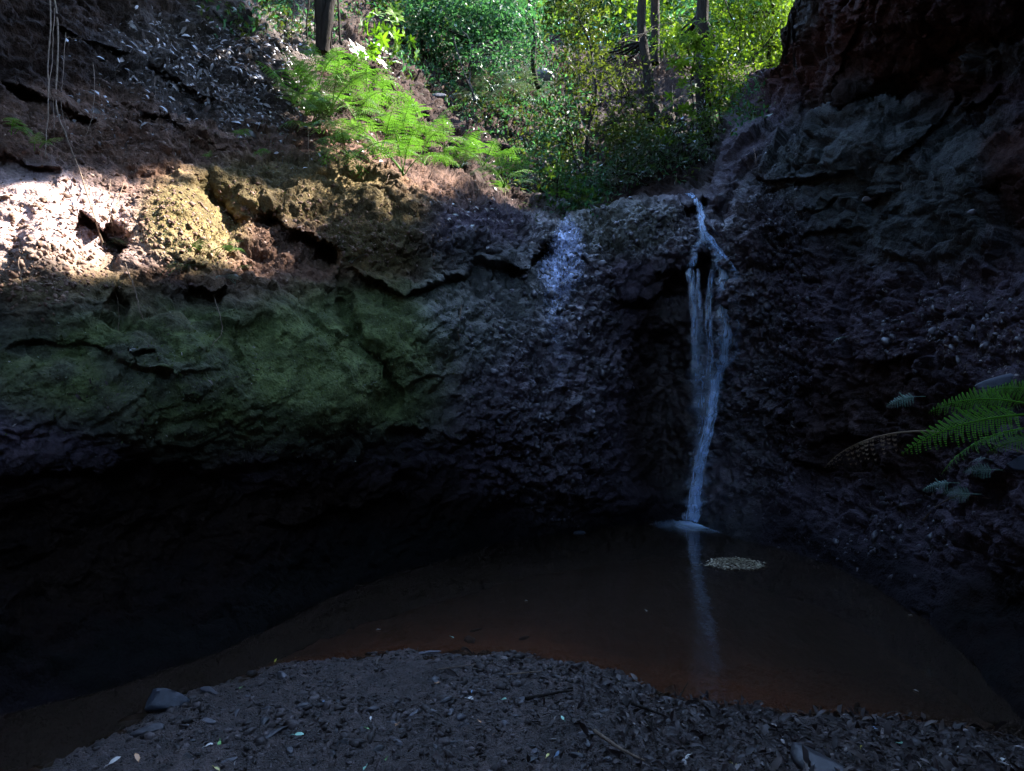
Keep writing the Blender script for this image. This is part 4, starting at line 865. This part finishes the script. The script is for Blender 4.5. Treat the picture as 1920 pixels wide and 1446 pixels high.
ribbon('veil', [(1311, 380, 6, .5), (1315, 400, 8, .9), (1318, 425, 9, 1), (1324, 445, 15, 1), (1330, 468, 19, .5)], 'veil', .5, .045, fadeout=.3)
ribbon('stream', [(1326, 440, 4, 1), (1338, 458, 4, .9), (1352, 475, 4, .8), (1366, 492, 4, .7), (1377, 510, 4, .5), (1382, 540, 5, .3)], 'stream', .5, .05, fadeout=.45)
ribbon('veil', [(1334, 455, 8, .8), (1348, 478, 11, .9), (1362, 500, 14, .6), (1370, 530, 16, .3)], 'veil', .4, .05, fadeout=.4)
ribbon('veil', [(1322, 440, 6, .8), (1312, 454, 9, .9), (1303, 466, 8, .7), (1299, 478, 5, .5)], 'veil', .5, .05)
YL = ([450, 500, 600, 760, 980], [8.56, 8.52, 8.48, 8.42, 8.36])
ribbon('stream', [(1305, 474, 3, .6), (1300, 488, 5, .9), (1294, 506, 7, .8), (1298, 540, 7, .65), (1301, 590, 6, .55), (1302, 650, 5, .5), (1303, 720, 5, .4), (1306, 790, 6, .3)], 'stream', .5, n=60, Y=YL, fadeout=.4)
ribbon('stream', [(1309, 505, 2, .5), (1309, 540, 3, .5), (1314, 590, 4, .5), (1315, 635, 3, .3)], 'stream', .5, Y=YL, fadeout=.5)
ribbon('stream', [(1337, 500, 3, .4), (1332, 545, 4, .5), (1330, 600, 5, .55), (1334, 660, 4, .5), (1332, 710, 6, .5), (1332, 760, 8, .4)], 'stream', .5, n=50, Y=YL, fadeout=.3)
ribbon('veil', [(1350, 476, 12, 1.4), (1360, 520, 18, 1.3), (1363, 580, 20, 1.2), (1361, 640, 19, 1.3), (1352, 690, 14, 1.3), (1340, 730, 14, .9), (1332, 780, 14, .8)], 'veil', .35, n=50, m=13, Y=YL)
_rib('strand', [(1377, 500, 3, .3), (1384, 560, 5, .35), (1384, 620, 5, .35), (1381, 670, 5, .25)], 'veil', .5, n=40, Y=YL)
_rib('stream', [(1386, 650, 5, .3), (1376, 670, 8, .8), (1362, 686, 9, .9), (1350, 698, 8, .9), (1342, 712, 6, .6)], 'veil', .5, n=40, Y=YL)
ribbon('veil', [(1303, 560, 8, .4), (1310, 680, 16, .7), (1318, 780, 17, .7), (1312, 860, 18, .8), (1305, 930, 18, .9), (1300, 978, 20, 1.1)], 'veil', .3, n=60, m=13, Y=YL, fadeout=.01)
ribbon('stream', [(1346, 700, 5, .8), (1341, 730, 6, .9), (1335, 775, 7, .9), (1324, 825, 8, .85), (1313, 870, 8, .9), (1304, 920, 8, 1), (1297, 977, 9, 1.1)], 'stream', .6, n=60, Y=YL, fadeout=.005)
ribbon('stream', [(1336, 702, 3, .5), (1332, 760, 4, .6), (1326, 810, 4, .6), (1314, 860, 6, .5), (1308, 930, 6, .5), (1303, 980, 7, .6)], 'stream', .6, n=60, Y=YL, fadeout=.005)
# splash and the foam ring it pushes over the pool
t = NT('foam'); dn = t.n('Attribute', attribute_name='tone'); g = t.n('NewGeometry'); nz = t.noise(9, 5, .6, g.outputs['Position'])
d = t.n('BsdfDiffuse'); d.inputs[0].default_value = (.60, .78, 1, 1); tp = t.n('BsdfTransparent'); m2 = t.n('MixShader')  # foam takes the same sky blue into its colour
t.l(t.math('MULTIPLY', dn.outputs['Fac'], t.math('MULTIPLY_ADD', nz.outputs[0], .9, .5), clamp=True), m2.inputs[0]); t.l(tp.outputs[0], m2.inputs[1]); t.l(d.outputs[0], m2.inputs[2]); t.l(m2.outputs[0], t.out.inputs[0]); M['foam'] = t.m
nr2, na2 = 26, 48; V, T = [], []
for i in range(nr2):
    r_ = i / (nr2 - 1)
    for j in range(na2):
        a_ = j / na2 * 2 * math.pi; R_ = (.42 + .06 * math.sin(a_ * 2 + 1) + .03 * math.sin(a_ * 5)) * r_
        hh = .004 * math.exp(-(r_ / .3) ** 2) + .006 * math.sin(r_ * 22) * (1 - r_)
        V.append((math.cos(a_) * R_ * 1.15 - .03, math.sin(a_) * R_ * 1.45 - .36 - .14 * math.cos(a_) * r_, .006 + max(hh, 0))); T.append(.75 * math.exp(-(math.hypot(V[-1][0], (V[-1][1] + .18) * .7) / .15) ** 2) + .62 * (1 - r_) ** 1.6)
i = np.arange(nr2 - 1)[:, None] * na2; j = np.arange(na2); F = np.stack([i + j, i + (j + 1) % na2, i + na2 + (j + 1) % na2, i + na2 + j], -1).reshape(-1, 4)
obj('splash', npmesh('splash', np.array(V), F, M['foam'], True, col={'tone': np.array(T)}), wf)

# ------------------------------------------------------------------ thin film of water running down the rock left of the fall
t = NT('trickle_water'); dn = t.n('Attribute', attribute_name='tone'); g = t.n('NewGeometry'); mp = t.n('Mapping'); mp.inputs['Scale'].default_value = (1, 1, .38); t.l(g.outputs['Position'], mp.inputs[0]); nz = t.noise(34, 6, .7, mp.outputs[0])
v = t.n('TexVoronoi', feature='F1'); v.inputs['Scale'].default_value = 30; t.l(g.outputs['Position'], v.inputs['Vector'])
al = t.math('MULTIPLY', dn.outputs['Fac'], t.ramp(nz.outputs[0], [(.36, (0, 0, 0)), (.54, (1, 1, 1))]).outputs[0], clamp=True)
d = t.n('BsdfDiffuse'); d.inputs[0].default_value = (.42, .50, .85, 1); gl = t.n('BsdfGlossy'); gl.inputs['Roughness'].default_value = .32; gl.inputs[0].default_value = (.8, .85, 1, 1)  # the sky's blue reflection is put into the film's diffuse colour
bp = t.n('Bump'); bp.inputs['Distance'].default_value = .03; t.l(t.math('SUBTRACT', nz.outputs[0], v.outputs[0]), bp.inputs['Height']); t.l(bp.outputs[0], gl.inputs['Normal']); t.l(bp.outputs[0], d.inputs['Normal'])
m1 = t.n('MixShader'); m1.inputs[0].default_value = .45; t.l(d.outputs[0], m1.inputs[1]); t.l(gl.outputs[0], m1.inputs[2])
tp = t.n('BsdfTransparent'); m2 = t.n('MixShader'); t.l(al, m2.inputs[0]); t.l(tp.outputs[0], m2.inputs[1]); t.l(m1.outputs[0], m2.inputs[2]); t.l(m2.outputs[0], t.out.inputs[0]); M['trickle'] = t.m
sel = (gx > 985) & (gx < 1130), (gy > 405) & (gy < 760); sub = GRID[np.ix_(sel[1], sel[0])]; h_, w_ = sub.shape[:2]
pxs, pys = np.meshgrid(gx[sel[0]], gy[sel[1]]); V = sub.reshape(-1, 3); V = V - unit(V - [0, 0, CAMZ]) * .012
pxs, pys = pxs.ravel(), pys.ravel(); wv_ = fbm(V * 6, 4, 12)
cx_ = np.interp(pys, [410, 440, 500, 540, 600, 680, 760], [1062, 1063, 1056, 1048, 1040, 1050, 1060]) + 14 * wv_; hw = np.interp(pys, [410, 430, 480, 530, 560, 620, 760], [6, 20, 34, 36, 22, 14, 20])
dd = np.interp(pys, [405, 425, 450, 520, 560, 640, 760], [0, .6, 1.2, 1.0, .38, .12, .0]); tn = np.clip(1.3 - np.abs(pxs - cx_) / hw, 0, 1) * dd
ii = np.arange(h_ * w_).reshape(h_, w_); F = np.stack([ii[:-1, :-1], ii[1:, :-1], ii[1:, 1:], ii[:-1, 1:]], -1).reshape(-1, 4); F = F[tn[F].max(1) > .01]
us = np.unique(F); rm = np.full(h_ * w_, -1); rm[us] = np.arange(len(us))
tag(obj('trickle', npmesh('trickle', V[us], rm[F], M['trickle'], True, col={'tone': tn[us]})), 'blue glistening trickle spreading over rock left of the main waterfall', 'trickle')
# ------------------------------------------------------------------ ferns
G1 = 'bright green ferns in the thicket on the left slope'
tf = [(560, 145, .62, 7, 'highest bright fern of the thicket, right under the twin dark trunks'), (610, 130, .62, 7, 'bright fern directly at the foot of the twin dark trunks'), (655, 150, .6, 7, 'bright fern on the upper right of the thicket beside the thin dark stem'),
 (545, 185, .6, 6, 'bright fern at the upper left end of the thicket'), (590, 185, .75, 7, 'broad feathery fern in the upper middle of the thicket'), (640, 195, .8, 8, 'broad bright fern filling the centre of the upper thicket'), (690, 190, .7, 7, 'fern with comb-like fronds at the right of the upper thicket'),
 (570, 225, .55, 5, 'upright small fern on the left edge of the thicket'), (720, 235, .7, 7, 'dense fern in the middle of the thicket below the comb-like fronds'), (765, 225, .75, 7, 'bright fern with fronds rising to the right of the thicket'), (680, 250, .6, 6, 'bright fern in the lower middle of the thicket by the blue-white leaves'),
 (800, 260, .7, 7, 'bright fern arching over the right end of the thicket'), (760, 285, .65, 6, 'bright fern above the lowest pair of fronds'), (830, 290, .55, 6, 'yellow-green fern at the right tip of the thicket'), (735, 225, .5, 5, 'small fern tucked behind the middle of the thicket'),
 (520, 165, .5, 5, 'thin fern reaching left of the thicket over the litter')]
for a in tf: fern(a[0] + 32, a[1] + 30, a[2] * 1.02, a[3], a[4], off=.08, group=G1, spread=330, az=-80)
fern(750, 345, .68, 5, 'lowest bright fern with two broad fronds hanging over the brown ledge', az=-90, spread=200, off=.1)
for k, (x, y, az) in enumerate([(590, 235, -60), (625, 275, -65), (648, 305, -70)]):
    fern(x, y, .72, 4, ['yellow-green fern frond trailing down below the left of the thicket', 'hanging fern cascading down the dark bank left of the bare soil', 'last drooping fern of the cascade above the brown ledge'][k], az=az, spread=70, off=.12, tilt=35)
fern(905, 290, .60, 6, 'fern with raised fronds standing right of the thicket', loc=at(905, 312, 9.3), spread=300, az=-90)
fern(948, 330, .62, 7, 'fern with a starry rosette of fronds alone above the ledge', loc=at(948, 352, 9.1), spread=330, az=-90)
fern(860, 320, .4, 5, 'grey-green fern below the right tip of the thicket', 'blue', off=.08)
fern(972, 345, .36, 3, 'dull hanging fern beside the starry rosette fern', 'shade', az=-50, spread=90, tilt=30, off=.08)
for a in [(975, 175, .6, 5, 'blue-grey fern with wide leaves in the upper gully'), (1000, 195, .5, 4, 'pale blue fern below the boulder in the gully'), (925, 175, .5, 6, 'grey-green fern in the gully left of the blue one'), (900, 200, .45, 5, 'dull grey-green fern on the soil of the gully')]:
    fern(a[0], a[1], a[2] * 1.6, a[3] + 1, a[4], 'blue', off=.2)
# single fronds on the left bank
for x, y, az, s, lab, kd in [(20, 262, -25, .28, 'yellow-green fern hanging at the left edge above the sunlit patch', 'fern'), (75, 290, -20, .22, 'small fern frond right of the one at the left edge', 'fern'), (440, 265, -30, .22, 'small fern on the dark bank above the brown moss', 'fern'), (470, 297, -15, .22, 'low fern frond at the edge of the brown moss', 'fern'), (388, 300, -60, .12, 'tiny bright fern in the dark hollow', 'fern'),
 (205, 460, 0, .22, 'dark green fern frond across the sunlit earth', 'shade'), (345, 480, -10, .25, 'fern with spread fronds at the foot of the golden boulder', 'fern'), (400, 480, 10, .28, 'fern growing below the golden moss', 'fern'), (430, 470, 20, .16, 'small yellow fern at the right of the golden moss', 'fern'), (440, 510, 0, .14, 'tiny fern over the dark hollow in the bank', 'fern'), (300, 520, -20, .2, 'dark fern in the shade of the bank', 'shade'), (435, 530, -90, .2, 'grey-green fern hanging below the bank edge', 'blue'),
 (652, 485, 15, .22, 'pale green fern above the crack in the moss', 'blue')]:
    fern(x, y, s, 2 if s < .2 else 3, lab, kd, az=az, spread=60, off=.03, tilt=8)
# right-hand ferns near the viewer
M['fern_near'] = leaf_material('fern_dark_lit', (.05, .15, .012), (.08, .20, .02), .4, .55, .05, sc=4)
NEARF = [frond_mesh('frond', .80, .17, R(a), 22, s, M['fern_near'], 12, .18) for a, s in ((60, 21), (80, 22))]
def place_frond(me, root, tip, parent, roll=0.0, L=.8):
    root, tip = np.array(root), np.array(tip); ch = np.array([me.vertices[k].co[:] for k in (0,)])[0]
    d = Vector(tip - root); o = obj('frond', me, parent); o.location = Vector(root) - parent.location
    end = Vector(me['tip']); s = d.length / end.length; q = end.rotation_difference(d); o.rotation_mode = 'QUATERNION'
    from mathutils import Quaternion
    o.rotation_quaternion = Quaternion(d.normalized(), roll) @ q; o.scale = (s, s, s); return o
for me in NEARF: me['tip'] = (.55, 0, .25)
def tipof(me):
    n = 26 * 5; V = np.array([me.vertices[k].co[:] for k in range(n)]); return V[-5:].mean(0)
for me in NEARF: me['tip'] = tuple(float(v) for v in tipof(me))
fe = empty('fern', at(1990, 800, 3.9)); tag(fe, 'green fern with broad fronds reaching in from the right edge', 'fern')
for k, (r0, r1, ro) in enumerate([((1960, 770, 3.9), (1690, 852, 4.2), .3), ((1940, 760, 3.9), (1740, 775, 4.25), -.2), ((1960, 800, 3.9), (1765, 890, 4.1), .5), ((1990, 745, 3.9), (1830, 745, 4.2), 0), ((2000, 820, 3.8), (1850, 850, 4.0), .3), ((2030, 720, 3.8), (1880, 790, 4.0), .1)]):
    place_frond(NEARF[k % 2], at(*r0), at(*r1), fe, ro)
me = frond_mesh('frond', .8, .16, R(70), 16, 31, M['dead_fern'], 5, .3, .15, droop=.9); me['tip'] = tuple(float(v) for v in tipof(me))
fd = empty('withered_frond', at(1730, 812, 4.3)); tag(fd, 'withered pale fern frond hanging left of the green fern', 'dead fern'); place_frond(me, at(1760, 812, 4.25), at(1545, 878, 4.6), fd, .1)
for x0, x1, y0, y1, Y, lab in [(1735, 1662, 742, 762, 4.6, 'blue-green fern leaf above the withered frond'), (1800, 1730, 905, 920, 4.15, 'small teal leaf low on the right bank'), (1840, 1765, 925, 925, 4.1, 'pale teal fern leaf low on the right'), (1880, 1805, 880, 885, 4.0, 'blue-green fern leaf under the green fern'), (1860, 1822, 862, 866, 4.0, 'small blue-green leaf just under the green fern'), (1590, 1555, 632, 648, 6.2, 'small green leaf sticking out of the right wall')]:
    e = empty('fern_sprig', at(x0, y0, Y)); tag(e, lab, 'fern'); me = FR['blue'][0]; me['tip'] = tuple(float(v) for v in tipof(me)); place_frond(me, at(x0, y0, Y), at(x1, y1, Y + .1), e, .2)
stick([at(1925, 850, 3.9), at(1880, 838, 4.0), at(1850, 828, 4.1)], .004, 'thin bare stem from the right edge under the fern', 'root', 'stem', 'stem')
stick([surf(1720, 975, .05), surf(1750, 950, .12), surf(1800, 930, .15), surf(1850, 935, .1)], .006, 'brown root looping from the lower right bank', 'root', 'root', 'root')

# ------------------------------------------------------------------ hanging roots
def pxpath(pts, off): return [surf(x, y, off) for x, y in pts]
for pts, r, off, lab in [([(97, -40), (96, 40), (93, 110), (96, 180), (93, 240), (88, 295)], .007, .18, 'long pale root hanging at the far left'), ([(100, -40), (104, 60), (108, 140), (109, 205), (120, 255), (142, 310), (168, 385), (197, 452)], .008, .2, 'longest root reaching down across the sunlit patch'),
 ([(101, 20), (98, 100), (90, 160), (100, 200), (95, 250)], .004, .22, 'thin root twisted around the long pale root'), ([(120, 60), (122, 150), (125, 205), (133, 260)], .003, .16, 'thin root just right of the longest root'), ([(170, 80), (180, 160), (176, 215), (160, 250)], .003, .14, 'thin curved root on the upper left bank'),
 ([(116, 75), (135, 82), (152, 88)], .003, .15, 'short sideways root at the upper left'), ([(288, 150), (291, 195)], .003, .1, 'short straight root in the middle of the left bank'), ([(349, 222), (351, 280)], .005, .1, 'stubby pale root under the dark ledge'), ([(577, 240), (578, 320)], .005, .1, 'dead stem hanging below the fern thicket'),
 ([(205, 340), (210, 400), (218, 470)], .003, .12, 'thin stalk in the right of the sunlit patch'), ([(160, 330), (178, 400), (196, 455)], .003, .13, 'thin stalk leaning beside the longest root'), ([(230, 345), (216, 400), (222, 440)], .003, .12, 'thin dry twig above the dark hollow'), ([(38, 455), (34, 500), (36, 560)], .004, .06, 'pale root on the brown bank at the left edge'),
 ([(401, 555), (412, 592), (415, 620), (404, 640), (396, 652)], .003, .08, 'fine curved rootlet on the green moss'), ([(236, 500), (246, 555), (255, 590)], .005, .08, 'dry reddish stalk in the root tangle'), ([(200, 515), (215, 560), (222, 600)], .004, .08, 'short dry stalk in the root tangle'),
 ([(950, 340), (948, 385), (952, 400)], .004, .08, 'thin root below the starry fern'), ([(730, 330), (728, 352)], .004, .08, 'short root below the lowest fern, left'), ([(862, 575), (855, 620), (858, 650)], .006, .03, 'dark root in the crack of the green rock'),
 ([(1082, 200), (1096, 250), (1103, 310), (1100, 372)], .007, .3, 'thin pale hanging vine in the dark foliage'), ([(1260, 160), (1265, 230), (1270, 300), (1272, 345)], .006, .4, 'thin vine with starry leaves above the waterfall'), ([(1415, 280), (1420, 300), (1417, 310)], .005, .06, 'short pale rootlet on the right wall')]:
    a = Acc(); q = spline(pxpath(pts, off), 26); q = q + .006 * np.cumsum(rng.normal(size=q.shape), 0) * .5; b0 = q[0].copy(); tube(a, q - b0, r, r * .45, 6, .5, .08)
    o = obj('hanging_root', a.mesh('hanging_root', M['root'], True)); o.location = b0; tag(o, lab, 'root')

# ------------------------------------------------------------------ trees
def A(px, py, Y): return at(px, py, Y)
Yb = surf(605, 95)[1]
tree('dark twin-stemmed tree at the top of the fern thicket', A(603, 100, Yb), A(590, -420, Yb + .3), .085, [(A(560, -380, Yb), (1.2, 1.0, .7), 150, 6)], 'leaf_mid', r1=.05, wob=.015, extra=[([A(606, 98, Yb), A(615, 30, Yb), A(632, -80, Yb + .1), A(650, -400, Yb + .2)], .085, .045)])
for a, b, r, lab in [((640, 84, Yb + .1), (612, -150, Yb + .2), .018, 'slim dark stem leaning left just right of the twin trunks'), ((620, 90, Yb + .2), (634, -150, Yb + .2), .012, 'slender stem behind the twin trunks'), ((578, 100, Yb + .1), (574, -150, Yb), .012, 'slender upright stem just left of the twin trunks'), ((548, 112, Yb + .1), (549, -150, Yb), .008, 'thin grey stem at the left of the twin trunks'), ((590, 95, Yb + .4), (600, -150, Yb + .5), .010, 'thin stem between the twin trunks'), ((443, 60, Yb), (443, -120, Yb), .006, 'thin straight stem on the litter slope at the upper left')]:
    tree(lab, A(*a), A(*b), r, [(A(b[0], b[1] - 40, b[2]), (.4, .4, .3), 28, 5)], 'leaf_mid', 'slender stems around the twin trunks', wob=.02, name='sapling')
stump = Acc(); tube(stump, np.array([[0, 0, 0], [.03, 0, .12], [.06, 0, .24], [.07, 0, .25]]), .05, .035, 9, .5, .05); o = obj('tree_stump', stump.mesh('tree_stump', M['bark'], True)); o.location = surf(458, 62, .05); tag(o, 'short broken reddish stump on the litter slope at the upper left', 'stump')
stick([surf(420, 38, .12), surf(455, 42, .15), surf(470, 40, .2)], .015, 'fallen branch resting against the broken stump', cat='branch', name='branch')
stick([surf(400, 30, .05), surf(440, 62, .08), surf(480, 98, .06)], .02, 'dark fallen branch lying down the litter slope', cat='branch', name='branch')
# gully
tree('leaning thin tree with dark bare stem in the gully', A(1010, 165, 13.2), A(962, -150, 13.8), .045, [(A(985, -40, 13.5), (1.0, .9, .6), 150, 6), (A(950, 40, 13.3), (.6, .6, .35), 70, 6)], 'leaf_cool', wob=.04)
tree('young tree with a mass of blue-green leaves left of the gully', A(880, 130, 13.6), A(905, -120, 14), .035, [(A(860, 20, 13.2), (1.15, .9, .62), 520, 7), (A(930, 55, 13.4), (.75, .7, .45), 260, 7), (A(790, 40, 13.2), (.55, .6, .45), 150, 6)], 'leaf_cool', leaf=(.10, .05), wob=.06)
tree('leafy tree at the top left behind the twin trunks', A(735, 95, 14), A(745, -160, 14.4), .08, [(A(760, -20, 14), (1.1, .9, .8), 360, 6), (A(700, 30, 14), (.6, .6, .5), 90, 6)], 'leaf_mid', leaf=(.11, .05), wob=.04, bark='bark_pale')
tree('small tree arching over the gully with pale twisted stem', A(890, 190, 11.8), A(862, 60, 12.4), .022, [(A(930, 100, 12), (.7, .5, .30), 160, 6), (A(1000, 90, 12.4), (.5, .4, .25), 90, 6)], 'leaf_cool', leaf=(.06, .03), wob=.12, bark='bark_pale')
tree('olive drapery of leafy twigs hanging in the centre', A(1100, 350, 10.7), A(1090, -60, 12), .03, [(A(1085, 40, 11.6), (.45, .6, .7), 380, 8), (A(1095, 160, 11.2), (.42, .5, .6), 300, 8), (A(1075, 250, 10.8), (.40, .4, .35), 170, 7), (A(1060, 310, 10.4), (.35, .35, .25), 90, 6)], 'leaf_olive', leaf=(.085, .036), wob=.05, droop=1.2, limbs=False)
tree('green shrub hanging beside the gully right of the blue fern', A(1090, 330, 10.3), A(1060, 190, 11), .015, [(A(1060, 210, 10.8), (.32, .3, .35), 130, 6), (A(1050, 265, 10.6), (.30, .3, .25), 90, 6), (A(1110, 330, 10.2), (.30, .25, .2), 50, 5)], 'leaf_cool', cat='shrub', name='shrub', leaf=(.075, .034), wob=.05)
tree('small leafy shrub right above the second trickle', A(1040, 385, 9.6), A(1045, 330, 9.8), .010, [(A(1040, 335, 9.7), (.14, .15, .10), 16, 5), (A(1052, 362, 9.6), (.16, .15, .08), 20, 5), (A(1100, 350, 9.7), (.16, .15, .14), 16, 5)], 'leaf_mid', cat='shrub', name='shrub', leaf=(.07, .03), whorl=True, wob=.05)
tree('bright rosette-leaved sapling against the slope right of the twin trunks', A(742, 130, 10.6), A(712, 70, 10.4), .010, [(A(700, 72, 10.3), (.16, .15, .10), 18, 7), (A(722, 64, 10.3), (.16, .15, .08), 14, 7), (A(742, 78, 10.4), (.12, .12, .06), 10, 7)], 'leaf_rose', name='sapling', leaf=(.12, .045), whorl=True)
# undergrowth of the gully floor
x_, y_ = pick(2600, [(960, 190, 110, 60, 2), (880, 120, 130, 70, 2), (1030, 290, 80, 90, 2), (1090, 375, 60, 25, .5), (800, 90, 110, 60, 1), (1230, 290, 90, 50, .5), (1000, 110, 90, 50, 1), (540, 30, 130, 50, 1.0), (1370, 190, 60, 50, .8)])
pp, nn = surfv(x_, y_, .05), surfnv(x_, y_)
for mt, sl, lab in (('leaf_cool', slice(0, 1500), 'low green undergrowth covering the floor and sides of the gully'), ('leaf_olive', slice(1500, 2600), 'dull olive undergrowth mixed over the gully slopes')):
    a = Acc()
    for q_ in range(6):
        m = len(pp[sl]); rd = unit(rng.normal(size=(m, 3)) + [0, -.3, .5]); leaves(a, pp[sl] + rd * rng.uniform(.02, .18, (m, 1)), unit(rd + .5 * rng.normal(size=(m, 3))), unit([0, -.3, 1] + .6 * rng.normal(size=(m, 3))), rng.uniform(.05, .12, m), rng.uniform(.02, .045, m), None, 'quad', .15)
    tag(obj('undergrowth', a.mesh('undergrowth', M[mt])), lab, 'undergrowth', kind='stuff')
# right of the gully
tree('dark straight tree standing left above the waterfall', A(1218, 225, 12), A(1182, -200, 12.6), .085, [(A(1180, -180, 12.4), (1.4, 1.2, .8), 200, 6), (A(1150, 120, 13), (.5, .5, .5), 110, 6)], 'leaf_olive', r1=.06, wob=.02)
tree('dark straight trunk ending in foliage second from the left above the fall', A(1228, 120, 13.2), A(1224, -200, 13.4), .085, [(A(1240, -180, 13.2), (1.2, 1, .8), 170, 6)], 'leaf_olive', r1=.07, wob=.012)
tree('thickest dark trunk above the waterfall', A(1322, 290, 11.2), A(1308, -200, 11.6), .125, [(A(1310, -200, 11.5), (1.4, 1.2, .8), 200, 6), (A(1270, 80, 12.6), (.4, .4, .3), 60, 6)], 'leaf_yel', r1=.085, wob=.015)
tree('crooked dark trunk just right of the thickest trunk', A(1345, 180, 12.6), A(1335, -200, 13), .075, [(A(1380, -120, 13), (1.1, 1, .7), 170, 6)], 'leaf_yel', r1=.05, wob=.05)
tree('yellow-green leafy tree lit from behind beside the rock overhang', A(1450, 150, 16), A(1425, -150, 16), .05, [(A(1400, 20, 15.6), (.8, .9, .6), 200, 7), (A(1460, 60, 15.4), (.45, .8, .55), 150, 7), (A(1440, -40, 15.6), (.9, .9, .6), 220, 7)], 'leaf_yel', leaf=(.115, .055), wob=.06)
tree('yellow-green bush in the light below the thickest trunk', A(1350, 270, 11.3), A(1352, 100, 11.6), .02, [(A(1352, 110, 11.4), (.42, .4, .28), 130, 7), (A(1340, 160, 11.2), (.3, .3, .3), 70, 7), (A(1338, 215, 10.9), (.16, .2, .26), 42, 7)], 'leaf_yel', cat='shrub', name='shrub', leaf=(.075, .032), wob=.05)
tree('rosette-leaved branches bright in front of the thickest trunk', A(1300, 320, 10.6), A(1300, 70, 10.8), .012, [(A(1300, 85, 10.7), (.34, .2, .10), 30, 7), (A(1270, 120, 10.7), (.16, .15, .2), 16, 7), (A(1305, 140, 10.6), (.14, .12, .08), 10, 7), (A(1268, 190, 10.5), (.10, .1, .16), 8, 7), (A(1300, 210, 10.5), (.2, .1, .16), 9, 7), (A(1265, 235, 10.4), (.16, .1, .12), 7, 7)], 'leaf_yel', name='sapling', leaf=(.105, .036), whorl=True, limbs=True)
tree('dull green bush in front of the leftmost trunk above the fall', A(1210, 330, 10.7), A(1180, 150, 11.2), .02, [(A(1170, 170, 11), (.5, .4, .45), 200, 6), (A(1200, 250, 10.6), (.55, .4, .35), 170, 6), (A(1150, 270, 10.4), (.3, .3, .35), 80, 6)], 'leaf_olive', cat='shrub', name='shrub', leaf=(.07, .03), wob=.05)
tree('low dark bush directly behind the lip of the waterfall', A(1260, 350, 10), A(1250, 260, 10.4), .02, [(A(1240, 290, 10.2), (.6, .3, .35), 230, 6), (A(1170, 330, 9.9), (.5, .3, .2), 120, 6), (A(1310, 250, 10.6), (.3, .3, .35), 60, 6)], 'leaf_dark', cat='shrub', name='shrub', leaf=(.07, .03), wob=.05)
tree('sparse shrub with yellow flecks between the first two trunks', A(1165, 200, 11.4), A(1160, 80, 11.6), .012, [(A(1160, 130, 11.4), (.16, .2, .22), 30, 7), (A(1260, 60, 12.4), (.3, .2, .2), 40, 7)], 'leaf_yel', cat='shrub', name='shrub', leaf=(.05, .02))
tree('leafy shrub on the crest left of the rock overhang', A(1420, 150, 14), A(1410, 100, 14), .02, [(A(1400, 120, 14), (.5, .4, .16), 70, 6), (A(1370, 150, 13.4), (.4, .3, .16), 60, 6)], 'leaf_yel', cat='shrub', name='shrub', leaf=(.07, .03))
stick([A(1400, 122, 14), A(1430, 90, 13.8), A(1468, 40, 13.6)], .02, 'dark branch slanting up beside the rock overhang', cat='branch', name='branch')
stick([A(1380, 130, 14.4), A(1425, 95, 14.2), A(1470, 70, 14)], .012, 'thinner crossing branch beside the rock overhang', cat='branch', name='branch')
stick([A(1345, -40, 13), A(1370, 30, 13), A(1392, 75, 13)], .014, 'bent branch in the yellow foliage', cat='branch', name='branch')
stick([A(800, 42, 13), A(860, 65, 12.8), A(925, 95, 12.6)], .018, 'dark branch sloping through the blue-green leaves', cat='branch', name='branch')
stick([A(850, 70, 12), A(868, 130, 11.8), A(890, 180, 11.6)], .014, 'pale twisted branch hanging into the gully', 'bark_pale', 'branch', 'branch')
stick([A(1060, 60, 13), A(1010, 90, 13), A(960, 120, 12.9)], .012, 'dark twig crossing behind the leaning tree', cat='branch', name='branch')
side = ['at the left', 'in the middle', 'at the right']
for k in range(34):
    px_ = rng.uniform(1090, 1475) if k < 24 else rng.uniform(640, 1080); Y_b = rng.uniform(15, 22); r_ = rng.uniform(.012, .04); top = px_ + rng.uniform(-30, 30)
    yb = crest_y(px_) + 10
    tree(f"{'thin' if r_ < .025 else 'slim'} {'upright' if abs(top - px_) < 15 else 'slanting'} trunk far back in the wood, {side[min(2, int((px_ - 640) / 280))]}", A(px_, yb, Y_b), A(top, -160, Y_b), r_,
         [(A(top, rng.uniform(-100, 60), Y_b), (.9, .9, .8), 60, 5)], ['leaf_yel', 'leaf_mid', 'leaf_cool'][k % 3] if px_ > 1150 else ['leaf_mid', 'leaf_cool'][k % 2], 'slender trunks of the wood beyond the waterfall', leaf=(.15, .065), wob=.03, bark='bark' if k % 3 else 'bark_pale', name='sapling')
M['leaf_far'] = leaf_material('leaf_far', (.028, .065, .022), (.09, .145, .045), .5, .5, .02)
# the wood beyond, too deep to tell apart
n_ = 24000; px_ = rng.uniform(420, 1600, n_); Yw = rng.uniform(19, 30, n_); py_ = rng.uniform(-160, 150, n_)
p = np.stack([(px_ - CX) / FPX * Yw, Yw, CAMZ + (CY - py_) / FPX * Yw], 1)
k = fbm(p * [.55, .3, .55], 4, 88) + .3 * rng.normal(size=n_) > -.25 + .38 * np.exp(-((px_ - 1400) / 70) ** 2 - ((py_ - 60) / 60) ** 2); p = p[k]; a = Acc()
for q in range(4):
    m = len(p); rd = unit(rng.normal(size=(m, 3))); leaves(a, p + rd * .12, unit(rd + [0, 0, -.4]), unit([0, 0, 1] + .7 * rng.normal(size=(m, 3))), rng.uniform(.20, .38, m), rng.uniform(.10, .17, m), None, 'quad', .1)
tag(obj('distant_wood', a.mesh('distant_wood', M['leaf_far'])), 'far foliage of the wood closing the view above the ravine', 'foliage', kind='stuff')
